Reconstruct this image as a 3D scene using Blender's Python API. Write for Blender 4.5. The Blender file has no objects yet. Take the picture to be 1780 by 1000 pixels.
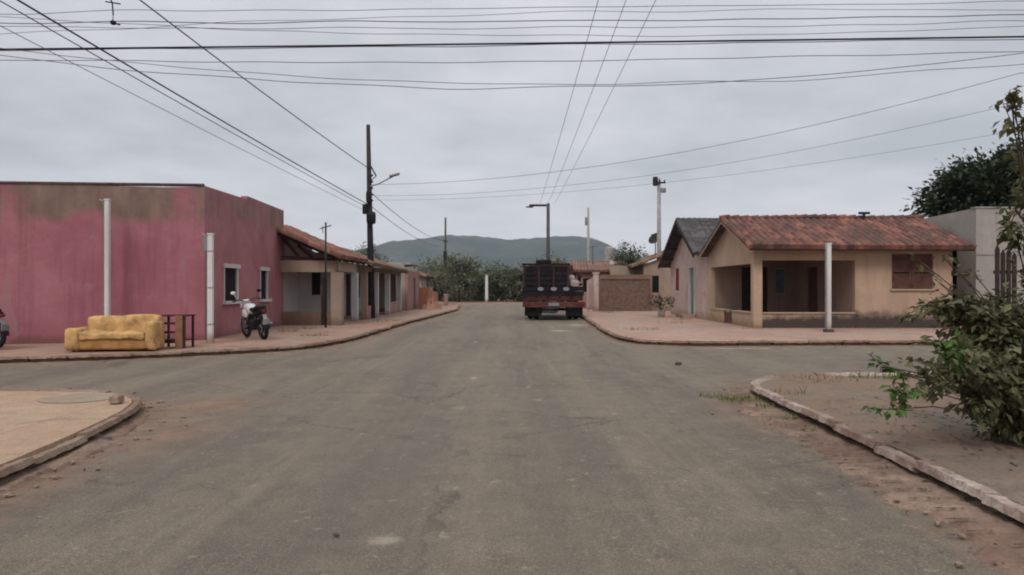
import bpy, bmesh, math, random
import numpy as np
from mathutils import Vector, Matrix, noise as mnoise
random.seed(7); np.random.seed(7)
R = math.radians
sc = bpy.context.scene
COL = sc.collection

# ------------------------------------------------------------ camera, world, sun, exposure
cam_d = bpy.data.cameras.new('camera'); cam = bpy.data.objects.new('camera', cam_d); COL.objects.link(cam)
cam.location = (0, 0, 1.5); cam.rotation_euler = (R(90), 0, 0)
cam_d.sensor_width = 36; cam_d.lens = 36*1285/1780; cam_d.clip_start = 0.05; cam_d.clip_end = 9000
sc.camera = cam
sc.view_settings.view_transform = 'Standard'; sc.view_settings.look = 'None'
sc.view_settings.gamma = 1; sc.view_settings.exposure = 0.12
try:
    sc.cycles.pixel_filter_type = 'BLACKMAN_HARRIS'; sc.cycles.filter_width = 2.0
except Exception: pass
try:
    sc.cycles.volume_step_rate = 4; sc.cycles.max_bounces = 6; sc.cycles.transparent_max_bounces = 4
except Exception: pass

class N:
    """small node-graph helper"""
    def __init__(s, nt): s.t = nt; s.n = nt.nodes; s.l = nt.links
    def put(s, v, sock):
        if isinstance(v, bpy.types.NodeSocket): s.l.new(v, sock)
        elif v is not None:
            if hasattr(sock.default_value, '__len__') and not hasattr(v, '__len__'): v = [v]*len(sock.default_value)
            if hasattr(sock.default_value, '__len__') and len(sock.default_value) == 4 and len(v) == 3: v = tuple(v)+(1,)
            sock.default_value = v
    def math(s, op, a, b=0.0, clamp=False):
        n = s.n.new('ShaderNodeMath'); n.operation = op; n.use_clamp = clamp
        s.put(a, n.inputs[0]); s.put(b, n.inputs[1]); return n.outputs[0]
    def vmath(s, op, a, b=(0, 0, 0)):
        n = s.n.new('ShaderNodeVectorMath'); n.operation = op
        s.put(a, n.inputs[0]); s.put(b, n.inputs[1]); return n.outputs[0]
    def mix(s, f, a, b, mode='MIX'):
        n = s.n.new('ShaderNodeMix'); n.data_type = 'RGBA'; n.blend_type = mode
        s.put(f, n.inputs[0]); s.put(a, n.inputs[6]); s.put(b, n.inputs[7]); return n.outputs[2]
    def noise(s, vec, scale, detail=4, rough=.6, dist=0):
        n = s.n.new('ShaderNodeTexNoise'); s.put(vec, n.inputs['Vector'])
        n.inputs['Scale'].default_value = scale; n.inputs['Detail'].default_value = detail
        n.inputs['Roughness'].default_value = rough; n.inputs['Distortion'].default_value = dist
        return n.outputs[0]
    def rng(s, v, a, b, c=0.0, d=1.0):
        n = s.n.new('ShaderNodeMapRange'); s.put(v, n.inputs[0])
        for i, q in enumerate((a, b, c, d)): s.put(q, n.inputs[i+1])
        return n.outputs[0]
    def pos(s): return s.n.new('ShaderNodeNewGeometry').outputs['Position']
    def xyz(s, v):
        n = s.n.new('ShaderNodeSeparateXYZ'); s.put(v, n.inputs[0]); return n.outputs
    def comb(s, x, y, z):
        n = s.n.new('ShaderNodeCombineXYZ'); s.put(x, n.inputs[0]); s.put(y, n.inputs[1]); s.put(z, n.inputs[2]); return n.outputs[0]
    def attr(s, name):
        n = s.n.new('ShaderNodeAttribute'); n.attribute_name = name; return n.outputs['Fac']
    def bump(s, h, strength=.3, dist=.02):
        n = s.n.new('ShaderNodeBump'); s.put(h, n.inputs['Height'])
        n.inputs['Strength'].default_value = strength; n.inputs['Distance'].default_value = dist; return n.outputs[0]

# world: overcast cloud deck mixed over the Nishita sky
w = bpy.data.worlds.new('World'); sc.world = w; w.use_nodes = True
g = N(w.node_tree); g.n.clear()
SUN_EL, SUN_AZ = R(46), R(196)
sky = g.n.new('ShaderNodeTexSky'); sky.sky_type = 'NISHITA'; sky.sun_disc = False
sky.sun_elevation = SUN_EL; sky.sun_rotation = SUN_AZ
tc = g.n.new('ShaderNodeTexCoord').outputs['Generated']
x, y, z = g.xyz(tc)[:3]
zz = g.math('ADD', g.math('MAXIMUM', z, 0.0), 0.16)
cv = g.comb(g.math('DIVIDE', x, zz), g.math('DIVIDE', y, zz), 0.0)
c1 = g.noise(cv, 0.62, 5, .52, .3); c2 = g.noise(cv, 2.1, 4, .55)
cf = g.rng(g.math('ADD', g.math('MULTIPLY', c1, .65), g.math('MULTIPLY', c2, .35)), .39, .61)
cl = g.mix(cf, (4.8, 4.95, 5.2), (7.0, 7.0, 7.3))
hz = g.rng(z, 0.0, .16, 1.0, 0.0)
cl = g.mix(g.math('MULTIPLY', hz, .75), cl, (9.2, 8.8, 8.8))
skc = g.mix(.93, sky.outputs[0], cl)
# an overcast sky is brighter overhead than at the horizon
up = g.rng(z, .30, 1.0, 1.0, 2.1); skc = g.mix(1.0, skc, g.comb(up, up, up), 'MULTIPLY')
bg = g.n.new('ShaderNodeBackground'); g.put(skc, bg.inputs[0]); bg.inputs[1].default_value = 0.1
wo = g.n.new('ShaderNodeOutputWorld'); g.l.new(bg.outputs[0], wo.inputs[0])

sd = bpy.data.lights.new('sun', 'SUN'); sd.energy = 1.5; sd.angle = R(20); sd.color = (1, .95, .9)
so = bpy.data.objects.new('sun', sd); COL.objects.link(so)
sdir = Vector((math.sin(SUN_AZ)*math.cos(SUN_EL), math.cos(SUN_AZ)*math.cos(SUN_EL), math.sin(SUN_EL)))
so.rotation_euler = sdir.to_track_quat('Z', 'Y').to_euler(); so.location = (0, -10, 30)

# ------------------------------------------------------------ object helpers
BASE = {}
def tag(o, label=None, cat=None, group=None, kind=None):
    if label: o['label'] = label
    if cat: o['category'] = cat
    if group: o['group'] = group
    if kind: o['kind'] = kind
    return o
def thing(name, label, cat, loc=(0, 0, 0), group=None, rz=0):
    o = bpy.data.objects.new(name, None); COL.objects.link(o); o.location = loc; o.rotation_euler = (0, 0, rz)
    o.empty_display_size = .2
    BASE[o.name] = Vector(loc); return tag(o, label, cat, group)
def obj(name, bm, mat, parent=None, smooth=False, local=False, recalc=True):
    if recalc: bmesh.ops.recalc_face_normals(bm, faces=bm.faces)
    me = bpy.data.meshes.new(name)
    off = Vector((0, 0, 0))
    if parent is not None:
        off = BASE[parent.name]
    if not local and parent is not None:
        for v in bm.verts: v.co -= off
    bm.to_mesh(me); bm.free()
    if smooth:
        for p in me.polygons: p.use_smooth = True
    me.materials.append(mat)
    o = bpy.data.objects.new(name, me); COL.objects.link(o)
    if parent is not None: o.parent = parent
    BASE[o.name] = off
    return o
def solo(name, bm, mat, label, cat, loc, group=None, smooth=False):
    """one thing that is one mesh, origin at its base"""
    for v in bm.verts: v.co -= Vector(loc)
    o = obj(name, bm, mat, None, smooth); o.location = loc
    return tag(o, label, cat, group)
def struct(name, bm, mat, smooth=False):
    return tag(obj(name, bm, mat, None, smooth), kind='structure')
def B(): return bmesh.new()
def box(bm, x0, x1, y0, y1, z0, z1, rz=0, piv=None):
    vs = [Vector((x, y, z)) for z in (z0, z1) for y in (y0, y1) for x in (x0, x1)]
    if rz:
        c = Vector(piv) if piv else Vector(((x0+x1)/2, (y0+y1)/2, 0))
        m = Matrix.Rotation(rz, 3, 'Z'); vs = [m @ (v-c)+c for v in vs]
    vs = [bm.verts.new(v) for v in vs]
    for f in ((0, 2, 3, 1), (4, 5, 7, 6), (0, 1, 5, 4), (2, 6, 7, 3), (0, 4, 6, 2), (1, 3, 7, 5)):
        bm.faces.new([vs[i] for i in f])
    return vs
def rbox(bm, x0, x1, y0, y1, z0, z1, r=.05, n=4, amp=0.0, seed=0.0, cuts=3):
    """cushion-like rounded box with irregular surface"""
    b = B(); box(b, x0, x1, y0, y1, z0, z1)
    bmesh.ops.subdivide_edges(b, edges=b.edges, cuts=cuts, use_grid_fill=True)
    c = Vector(((x0+x1)/2, (y0+y1)/2, (z0+z1)/2)); h = Vector(((x1-x0)/2, (y1-y0)/2, (z1-z0)/2))
    for v in b.verts:
        d = v.co-c
        q = Vector([max(-(h[i]-r), min(h[i]-r, d[i])) for i in range(3)])
        e = d-q
        if e.length > 1e-6: e = e.normalized()*r
        v.co = c+q+e
        if amp:
            nn = mnoise.noise_vector(v.co*4+Vector((seed, seed*2, 0))); v.co += nn*amp
    merge(bm, b)
def merge(bm, b):
    me = bpy.data.meshes.new('tmp'); b.to_mesh(me); b.free(); bm.from_mesh(me); bpy.data.meshes.remove(me)
def tube(bm, pts, r, seg=8, r1=None, cap=True):
    pts = [Vector(p) for p in pts]; rings = []
    n = len(pts)
    for i, p in enumerate(pts):
        d = (pts[min(i+1, n-1)]-pts[max(i-1, 0)]).normalized()
        a = d.cross(Vector((0, 0, 1)))
        if a.length < .02: a = d.cross(Vector((1, 0, 0)))
        a.normalize(); b = d.cross(a).normalized()
        rr = r if r1 is None else r+(r1-r)*i/(n-1)
        rings.append([bm.verts.new(p+(a*math.cos(t)+b*math.sin(t))*rr) for t in [2*math.pi*k/seg for k in range(seg)]])
    for i in range(n-1):
        for k in range(seg):
            bm.faces.new((rings[i][k], rings[i][(k+1) % seg], rings[i+1][(k+1) % seg], rings[i+1][k]))
    if cap:
        bm.faces.new(rings[0][::-1]); bm.faces.new(rings[-1])
def bar(bm, p0, p1, w=.05, h=.05):
    p0, p1 = Vector(p0), Vector(p1); d = (p1-p0).normalized()
    a = d.cross(Vector((0, 0, 1)))
    if a.length < .02: a = Vector((1, 0, 0))
    a.normalize(); b = a.cross(d).normalized()
    vs = [bm.verts.new(p+a*s*w/2+b*t*h/2) for p in (p0, p1) for s, t in ((-1, -1), (1, -1), (1, 1), (-1, 1))]
    for f in ((0, 1, 2, 3), (7, 6, 5, 4), (0, 4, 5, 1), (1, 5, 6, 2), (2, 6, 7, 3), (3, 7, 4, 0)): bm.faces.new([vs[i] for i in f])
def torus(bm, c, axis, R0, r0, n=28, m=8):
    c = Vector(c); axis = Vector(axis).normalized(); a = axis.orthogonal().normalized(); b = axis.cross(a)
    vs = [[bm.verts.new(c+(a*math.cos(t)+b*math.sin(t))*(R0+r0*math.cos(u))+axis*r0*math.sin(u)*1.1)
           for u in [2*math.pi*j/m for j in range(m)]] for t in [2*math.pi*i/n for i in range(n)]]
    for i in range(n):
        for j in range(m):
            bm.faces.new((vs[i][j], vs[(i+1) % n][j], vs[(i+1) % n][(j+1) % m], vs[i][(j+1) % m]))
def sphere(bm, c, s, n=10):
    r = bmesh.ops.create_uvsphere(bm, u_segments=n*2, v_segments=n, radius=1)
    for v in r['verts']: v.co = Vector((v.co.x*s[0], v.co.y*s[1], v.co.z*s[2]))+Vector(c)
def wall(bm, p0, p1, z0, top, th, holes=(), extra=()):
    """wall from p0 to p1, thickness th to the left of p0->p1, rectangular holes (u0,u1,z0,z1), top = number or f(u)"""
    p0, p1 = Vector((*p0, 0)), Vector((*p1, 0)); L = (p1-p0).length; d = (p1-p0)/L; nrm = Vector((-d.y, d.x, 0))
    us = sorted({0.0, L, *extra, *[h[0] for h in holes], *[h[1] for h in holes]})
    zs = sorted({z0, *[h[2] for h in holes], *[h[3] for h in holes]}); nz = len(zs)
    T = top if callable(top) else (lambda u: top)
    cache = {}
    def V(i, j, s):
        k = (i, j, s)
        if k not in cache:
            zz = T(us[i]) if j == nz else zs[j]
            cache[k] = bm.verts.new(p0+d*us[i]+nrm*th*s+Vector((0, 0, zz)))
        return cache[k]
    def solid(i, j):
        if i < 0 or j < 0 or i >= len(us)-1 or j >= nz: return False
        um = (us[i]+us[i+1])/2; zm = (zs[j]+(zs[j+1] if j+1 < nz else 99))/2
        return not any(h[0] < um < h[1] and h[2] < zm < h[3] for h in holes)
    for i in range(len(us)-1):
        for j in range(nz):
            if not solid(i, j): continue
            for s in (0, 1): bm.faces.new((V(i, j, s), V(i+1, j, s), V(i+1, j+1, s), V(i, j+1, s)))
            for (di, dj, a, b) in ((-1, 0, (0, 0), (0, 1)), (1, 0, (1, 0), (1, 1)), (0, -1, (0, 0), (1, 0)), (0, 1, (0, 1), (1, 1))):
                if not solid(i+di, j+dj):
                    A = (i+a[0], j+a[1]); C = (i+b[0], j+b[1])
                    bm.faces.new((V(*A, 0), V(*C, 0), V(*C, 1), V(*A, 1)))

# ------------------------------------------------------------ materials
MATS = {}
def newmat(name):
    m = bpy.data.materials.new(name); m.use_nodes = True; n = N(m.node_tree)
    p = m.node_tree.nodes['Principled BSDF']; p.inputs['Specular IOR Level'].default_value = .3
    MATS[name] = m; return m, n, p
def simple(name, col, rough=.7, var=.25, scale=6, metal=0.0, spec=.12, bumpy=0.0):
    m, n, p = newmat(name); P = n.pos()
    f = n.noise(P, scale, 5, .6)
    c = n.mix(n.rng(f, .3, .7), tuple(v*(1-var) for v in col), tuple(min(1, v*(1+var)) for v in col))
    n.put(c, p.inputs['Base Color']); p.inputs['Roughness'].default_value = rough; p.inputs['Metallic'].default_value = metal
    p.inputs['Specular IOR Level'].default_value = spec
    if bumpy: n.put(n.bump(n.noise(P, scale*6, 4), bumpy, .02), p.inputs['Normal'])
    return m
def plaster(name, col, col2, dirt, dh=.5, streak=.35, top=None, topcol=(.14, .12, .09), patch=None, patchcol=None, dlo=.45, dmax=.9):
    """painted render: blotches, rain streaks, splash dirt up to height dh, bare band above `top`"""
    m, n, p = newmat(name); P = n.pos(); X, Y, Z = n.xyz(P)[:3]
    big = n.noise(P, .9, 5, .6, .4); fine = n.noise(P, 9, 5, .65)
    c = n.mix(n.rng(big, .36, .66), col, col2)
    c = n.mix(n.rng(fine, .3, .75, 0, .35), c, tuple(v*.72 for v in col))
    sv = n.vmath('MULTIPLY', P, (5, 5, .35)); st = n.noise(sv, 1.0, 5, .6)
    c = n.mix(n.rng(st, .5, .78, 0, streak), c, tuple(a*.5+b*.5 for a, b in zip(dirt, tuple(v*.5 for v in col))))
    if patch:
        pf = n.rng(n.noise(P, patch, 4, .55, .6), .6, .64); c = n.mix(n.math('MULTIPLY', pf, .7), c, patchcol)
    if top is not None:
        hh = n.math('ADD', Z, n.math('MULTIPLY', n.math('SUBTRACT', n.noise(n.vmath('MULTIPLY', P, (1, 1, .4)), .8, 5, .6), .5), 1.1))
        tf = n.rng(hh, top-.14, top+.14)
        keep = n.rng(n.noise(n.vmath('MULTIPLY', P, (1, 1, .6)), .55, 5, .65, .3), .36, .52)
        tcol = n.mix(n.rng(n.noise(n.vmath('MULTIPLY', P, (2.2, 2.2, .8)), 1.0, 5, .6), .35, .65), tuple(v*.8 for v in topcol), tuple(v*1.3 for v in topcol)); tcol = n.mix(n.rng(fine, .5, .7, 0, .3), tcol, tuple(v*.6 for v in topcol))
        c = n.mix(n.math('MULTIPLY', n.math('MULTIPLY', tf, keep), .9), c, tcol)
    dz = n.math('ADD', Z, n.math('MULTIPLY', n.math('SUBTRACT', n.noise(P, 1.7, 6, .68), .5), dh*1.5))
    c = n.mix(n.rng(dz, dh*dlo, dh*1.05, dmax, 0), c, dirt)
    n.put(c, p.inputs['Base Color']); p.inputs['Roughness'].default_value = .88; p.inputs['Specular IOR Level'].default_value = .2
    h = n.math('ADD', n.math('MULTIPLY', fine, .6), n.noise(P, 45, 3)); n.put(n.bump(h, .35, .012), p.inputs['Normal'])
    return m
def tiles(name, a, b, dark, pw=.22, rl=.38, along='x'):
    """clay tiles: colour changes from tile to tile, moss and soot in clumps"""
    m, n, p = newmat(name); P = n.pos(); X, Y, Z = n.xyz(P)[:3]
    U, V = (X, Y) if along == 'x' else (Y, X)
    cell = n.comb(n.math('FLOOR', n.math('DIVIDE', U, pw)), n.math('FLOOR', n.math('DIVIDE', V, rl)), 0.0)
    wn = n.n.new('ShaderNodeTexWhiteNoise'); n.put(cell, wn.inputs['Vector']); rnd = wn.outputs['Value']
    c = n.mix(rnd, a, b)
    big = n.noise(P, 1.3, 5, .65, .4)
    c = n.mix(n.rng(big, .44, .62, 0, .8), c, dark)
    SL = n.vmath('MULTIPLY', P, (4.2, .5, .5) if along == 'x' else (.5, 4.2, .5))
    c = n.mix(n.rng(n.noise(SL, 1.0, 3, .6), .45, .6, 0, .6), c, dark)
    c = n.mix(n.rng(n.noise(P, 14, 4), .45, .75, 0, .55), c, tuple(v*.55 for v in a))
    n.put(c, p.inputs['Base Color']); p.inputs['Roughness'].default_value = .9
    n.put(n.bump(n.noise(P, 60, 3), .4, .01), p.inputs['Normal']); return m
def leafmat(name, dark, light, young=None):
    m, n, p = newmat(name); v = n.attr('v'); P = n.pos()
    c = n.mix(n.rng(v, 0, 1), dark, light)
    if young: c = n.mix(n.rng(n.attr('young'), .4, .6), c, young)
    c = n.mix(n.rng(n.noise(P, 1.6, 3), .35, .7, 0, .4), c, tuple(q*.6 for q in dark))
    n.put(c, p.inputs['Base Color']); p.inputs['Roughness'].default_value = .55
    tr = n.n.new('ShaderNodeBsdfTranslucent'); n.put(c, tr.inputs[0])
    mx = n.n.new('ShaderNodeMixShader'); mx.inputs[0].default_value = .25
    n.l.new(p.outputs[0], mx.inputs[1]); n.l.new(tr.outputs[0], mx.inputs[2])
    n.l.new(mx.outputs[0], n.n['Material Output'].inputs[0]); return m

ASPH = None
def asphalt():
    m, n, p = newmat('asphalt'); P = n.pos()
    big = n.noise(P, .28, 5, .6, .5); mid = n.noise(P, 2.2, 6, .65); fine = n.noise(P, 55, 4, .7)
    long_ = n.noise(n.vmath('MULTIPLY', P, (1.3, .12, 1)), 1.0, 4, .55)
    c = n.mix(n.rng(big, .35, .65), (.134, .113, .088), (.222, .185, .144))
    c = n.mix(n.rng(mid, .44, .60, 0, .75), c, (.25, .207, .155))
    c = n.mix(n.rng(n.noise(n.vmath('MULTIPLY', P, (1, .55, 1)), 7.0, 5, .7), .50, .64, 0, .42), c, (.115, .097, .078))
    c = n.mix(n.rng(n.noise(n.vmath('MULTIPLY', P, (1.6, .35, 1)), 2.6, 5, .7, .6), .54, .68, 0, .6), c, (.29, .242, .185))
    c = n.mix(n.rng(n.noise(P, 18, 4, .75), .56, .66, 0, .5), c, (.32, .28, .235))
    c = n.mix(n.rng(n.noise(P, 13, 4, .75), .58, .68, 0, .6), c, (.075, .065, .056))
    c = n.mix(n.rng(n.noise(n.vmath('MULTIPLY', P, (3.2, .10, 1)), 1.0, 5, .65, .2), .50, .66, 0, .5), c, (.30, .245, .185))
    tl = n.xyz(P)[0]; tk = n.math('ADD', n.math('SINE', n.math('ADD', n.math('MULTIPLY', tl, 3.6), n.math('MULTIPLY', n.math('SUBTRACT', big, .5), 3.0))), n.math('MULTIPLY', n.math('SUBTRACT', long_, .5), 2.5))
    c = n.mix(n.rng(tk, .2, 1.0, 0, .3), c, (.14, .118, .095)); c = n.mix(n.rng(tk, -.9, -.2, .14, 0), c, (.30, .25, .195))
    c = n.mix(n.rng(long_, .45, .7, 0, .5), c, (.115, .103, .094))
    gr = n.noise(P, 85, 3, .8)
    c = n.mix(n.rng(gr, .40, .58, 0, .7), c, (.082, .07, .058))
    c = n.mix(n.rng(fine, .56, .68, 0, .7), c, (.34, .295, .24))
    # pale worn flecks
    sp = n.noise(P, 5.5, 5, .75); c = n.mix(n.rng(sp, .60, .68, 0, .65), c, (.34, .29, .24))
    # hairline cracks
    vo = n.n.new('ShaderNodeTexVoronoi'); vo.feature = 'DISTANCE_TO_EDGE'
    wob = n.vmath('ADD', P, n.vmath('MULTIPLY', n.comb(mid, n.noise(P, 3.1, 4), 0.0), (.7, .7, 0)))
    n.put(wob, vo.inputs['Vector']); vo.inputs['Scale'].default_value = .42
    ck = n.rng(vo.outputs[0], .004, .012, 1, 0)
    ck = n.math('MULTIPLY', ck, n.rng(n.noise(P, .35, 3), .42, .55)); c = n.mix(n.math('MULTIPLY', ck, .45), c, (.05, .043, .038))
    pale = n.attr('pale'); pf = n.rng(n.math('ADD', pale, n.math('MULTIPLY', n.math('SUBTRACT', mid, .5), 1.2)), .45, .7)
    c = n.mix(n.math('MULTIPLY', pf, .6), c, (.38, .33, .27))
    dk = n.attr('patch'); c = n.mix(n.math('MULTIPLY', dk, .35), c, (.135, .118, .10))
    d = n.attr('dirt'); df = n.rng(n.math('ADD', d, n.math('MULTIPLY', n.math('SUBTRACT', n.noise(P, 3.3, 6, .7), .5), 1.3)), .28, .85)
    dc = n.mix(n.rng(mid, .35, .65), (.18, .115, .08), (.29, .19, .135))
    dc = n.mix(n.rng(fine, .4, .62, 0, .5), dc, (.12, .08, .058))
    c = n.mix(n.math('MULTIPLY', df, .92), c, dc)
    c = n.mix(1.0, c, (1.0, .972, .93), 'MULTIPLY')
    n.put(c, p.inputs['Base Color']); p.inputs['Roughness'].default_value = .82; p.inputs['Specular IOR Level'].default_value = .25
    h = n.math('ADD', n.math('ADD', n.math('MULTIPLY', fine, .8), n.noise(P, 22, 4, .7)), n.math('MULTIPLY', mid, 1.6))
    n.put(n.bump(h, .9, .02), p.inputs['Normal']); return m
def paving(name, a, b, red, redamt=.6, joint=0.0, gray=None):
    m, n, p = newmat(name); P = n.pos(); X, Y, Z = n.xyz(P)[:3]
    big = n.noise(P, .7, 6, .62, .5); mid = n.noise(P, 3.4, 6, .68); fine = n.noise(P, 42, 4, .7)
    c = n.mix(n.rng(mid, .32, .68), a, b)
    if gray: c = n.mix(n.rng(n.noise(P, .5, 4, .5, .4), .45, .56), c, gray)
    c = n.mix(n.rng(big, .42, .60, 0, redamt), c, red)
    c = n.mix(n.rng(n.noise(P, 1.9, 5, .7, .8), .54, .66, 0, .55), c, tuple(v*.6 for v in a))
    c = n.mix(n.rng(fine, .4, .64, 0, .45), c, tuple(v*.5 for v in a))
    if joint:
        for ax in (X, Y):
            fr = n.math('FRACT', n.math('DIVIDE', n.math('ADD', ax, n.math('MULTIPLY', n.math('SUBTRACT', mid, .5), .05)), joint))
            c = n.mix(n.math('MULTIPLY', n.rng(fr, 0.0, .02, 1, 0), .6), c, tuple(v*.45 for v in a))
    n.put(c, p.inputs['Base Color']); p.inputs['Roughness'].default_value = .92; p.inputs['Specular IOR Level'].default_value = .15
    n.put(n.bump(n.math('ADD', mid, n.math('MULTIPLY', fine, .5)), .6, .02), p.inputs['Normal']); return m

A_ASPH = asphalt()
M_EARTH = paving('red_earth', (.22, .13, .09), (.32, .2, .13), (.24, .12, .07))
M_PAV_TAN = paving('tan_paving', (.34, .245, .165), (.43, .31, .215), (.36, .21, .14), .35, 1.6)
M_PAV_RED = paving('dusty_paving', (.29, .185, .135), (.40, .265, .195), (.30, .155, .105), .6, 1.9, (.30, .24, .19))
M_PAV_PINK = paving('pink_paving', (.36, .235, .18), (.46, .31, .24), (.33, .18, .13), .5, 1.7, (.34, .27, .22))
M_PAV_GREY = paving('grey_brown_paving', (.15, .12, .093), (.22, .168, .128), (.24, .145, .10), .7, 1.5)
M_KERB = paving('worn_kerb', (.17, .105, .08), (.62, .53, .46), (.20, .115, .085), .8)
M_KERB_DIRTY = paving('dirty_kerb', (.22, .15, .11), (.33, .24, .18), (.16, .10, .07), .8)

PINK = plaster('pink_plaster', (.30, .105, .128), (.36, .15, .172), (.15, .07, .06), .34, .6, 3.2, (.17, .125, .095), 1.2, (.30, .15, .15))
PINK_SIDE = plaster('pink_side_plaster', (.285, .112, .125), (.37, .165, .175), (.18, .085, .075), .3, .4, 3.4, (.22, .13, .115), 1.1, (.37, .14, .12))
YEL = plaster('ochre_plaster', (.36, .245, .175), (.44, .31, .22), (.036, .03, .028), .66, .4, dlo=.62, dmax=.93)
YEL_CLEAN = plaster('pale_ochre_plaster', (.37, .265, .19), (.46, .34, .24), (.24, .14, .08), .45, .35)
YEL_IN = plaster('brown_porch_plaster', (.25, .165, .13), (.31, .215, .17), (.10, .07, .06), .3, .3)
WHT = plaster('white_plaster', (.44, .42, .41), (.52, .50, .50), (.25, .16, .12), .35, .3)
WHT_PINK = plaster('whitish_pink_plaster', (.44, .30, .27), (.50, .42, .36), (.28, .18, .14), .5, .35, None, (.2, .2, .2), .9, (.40, .22, .20))
TAN = plaster('tan_plaster', (.26, .19, .145), (.33, .25, .19), (.17, .11, .085), .4, .4)
GREY = plaster('grey_plaster', (.27, .245, .22), (.34, .31, .28), (.2, .16, .13), .4, .4)
BROWNW = plaster('brown_plaster', (.16, .095, .07), (.215, .135, .10), (.13, .075, .06), .4, .4)
PINKW = plaster('faded_pink_plaster', (.27, .15, .135), (.34, .21, .185), (.2, .12, .1), .4, .4)
BRICKY = tiles('bare_red_brick', (.33, .105, .055), (.42, .17, .09), (.28, .13, .08), .22, .1, 'x')
RED_TILE = tiles('red_clay_tile', (.10, .034, .028), (.29, .12, .085), (.07, .048, .038), .24)
GREY_TILE = tiles('sooty_tile', (.045, .042, .045), (.13, .12, .12), (.05, .04, .04), along='y')
BROWN_TILE = tiles('mossy_clay_tile', (.14, .075, .05), (.26, .16, .10), (.09, .075, .05), along='y')
ORANGE_TILE = tiles('orange_clay_tile', (.15, .05, .036), (.38, .17, .11), (.10, .06, .05), along='y')
WOOD_D = simple('dark_timber', (.035, .024, .02), .8, .4, 5, bumpy=.3)
WOOD_R = simple('red_brown_timber', (.095, .046, .036), .7, .35, 5, bumpy=.3)
WOOD_T = simple('raw_timber', (.30, .19, .09), .8, .3, 6, bumpy=.3)
WOOD_P = simple('purple_brown_timber', (.05, .024, .024), .8, .35, 6, bumpy=.3)
GLASS = simple('dark_glass', (.008, .012, .012), .3, .3, 3, spec=.12)
GLASSB = simple('blue_grey_glass', (.10, .13, .14), .3, .3, 3, spec=.4)
VOID = simple('unlit_room', (.012, .01, .01), .9)
CONC = simple('pole_concrete', (.075, .07, .072), .9, .25, 4, bumpy=.3)
CONC_L = simple('pale_concrete', (.30, .28, .26), .9, .25, 4, bumpy=.3)
POST_W = plaster('whitewashed_post', (.56, .54, .51), (.62, .60, .58), (.26, .17, .12), .42, .75)
METAL_D = simple('dark_metal', (.03, .03, .032), .5, .3, 6, .6)
METAL_G = simple('grey_metal', (.22, .22, .22), .45, .25, 6, .5)
CABLE = simple('black_cable', (.014, .014, .018), .6, .2)
CABLE_G = simple('grey_cable', (.085, .085, .10), .6, .2)
RUBBER = simple('tyre_rubber', (.018, .017, .017), .85, .3, 12, bumpy=.4)
BLACKP = simple('black_plastic', (.012, .012, .013), .4, .2)
WHITEP = simple('white_bodywork', (.62, .60, .62), .35, .1, 5, spec=.5)
CHROME = simple('dull_chrome', (.45, .45, .46), .3, .15, 5, .9)
SOFA = simple('mustard_fabric', (.43, .26, .11), .95, .42, 4.5, bumpy=.5)
SOFA_D = simple('soiled_mustard_fabric', (.34, .18, .065), .9, .3, 3, bumpy=.5)
TRUCKD = simple('sooty_truck_paint', (.013, .010, .012), .6, .5, 4, bumpy=.2)
TRUCKR = simple('rust_red_paint', (.055, .022, .02), .65, .4, 4, bumpy=.3)
TRUCKS = simple('faded_red_steel', (.085, .038, .03), .65, .35, 4)
LAMPW = simple('dull_white_lens', (.20, .20, .215), .35, .15, 5)
SACK = simple('woven_sack', (.30, .23, .225), .9, .2, 7, bumpy=.3)
BARK = simple('bark', (.075, .055, .04), .9, .35, 8, bumpy=.7)
L_SHRUB = leafmat('shrub_leaf', (.045, .048, .020), (.19, .18, .085), (.075, .15, .028))
L_DARK = leafmat('dark_leaf', (.012, .022, .008), (.04, .06, .018))
L_OLIVE = leafmat('olive_leaf', (.03, .04, .016), (.085, .10, .04))
L_FAR = leafmat('far_leaf', (.085, .095, .06), (.19, .20, .115))
L_GRASS = leafmat('grass_blade', (.07, .10, .02), (.20, .24, .05))
L_DRY = leafmat('dry_grass_blade', (.13, .10, .05), (.28, .22, .10))

# ------------------------------------------------------------ kerb lines (x, y) of the four corners
FL = [(-60, 11.0), (-14, 13.2), (-10, 14.5), (-8.15, 15.3), (-6.3, 16.4), (-5.3, 17.3), (-4.8, 18.6), (-4.5, 20.5), (-4.45, 24), (-4.35, 30), (-4.0, 37), (-3.6, 48), (-4.2, 58), (-7.5, 71)]
FR = [(3.4, 71), (3.5, 45), (3.5, 35), (3.2, 27), (3.05, 23.4), (3.1, 21.0), (3.4, 19.5), (4.0, 18.9), (5.3, 18.85), (11.2, 19.2), (60, 19.8)]
NR = [(60, 11.2), (12, 11.5), (6.7, 11.5), (4.5, 11.45), (3.9, 11.15), (3.5, 10.6), (3.36, 9.9), (3.33, 8), (3.28, 6), (3.2, 4.4), (3.1, -6)]
NL = [(-3.6, -6), (-3.75, 2), (-3.93, 5.5), (-4.15, 7.2), (-4.35, 8.3), (-4.5, 8.85), (-4.8, 9.35), (-5.3, 9.68), (-7, 9.8), (-60, 9.0)]
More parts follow.
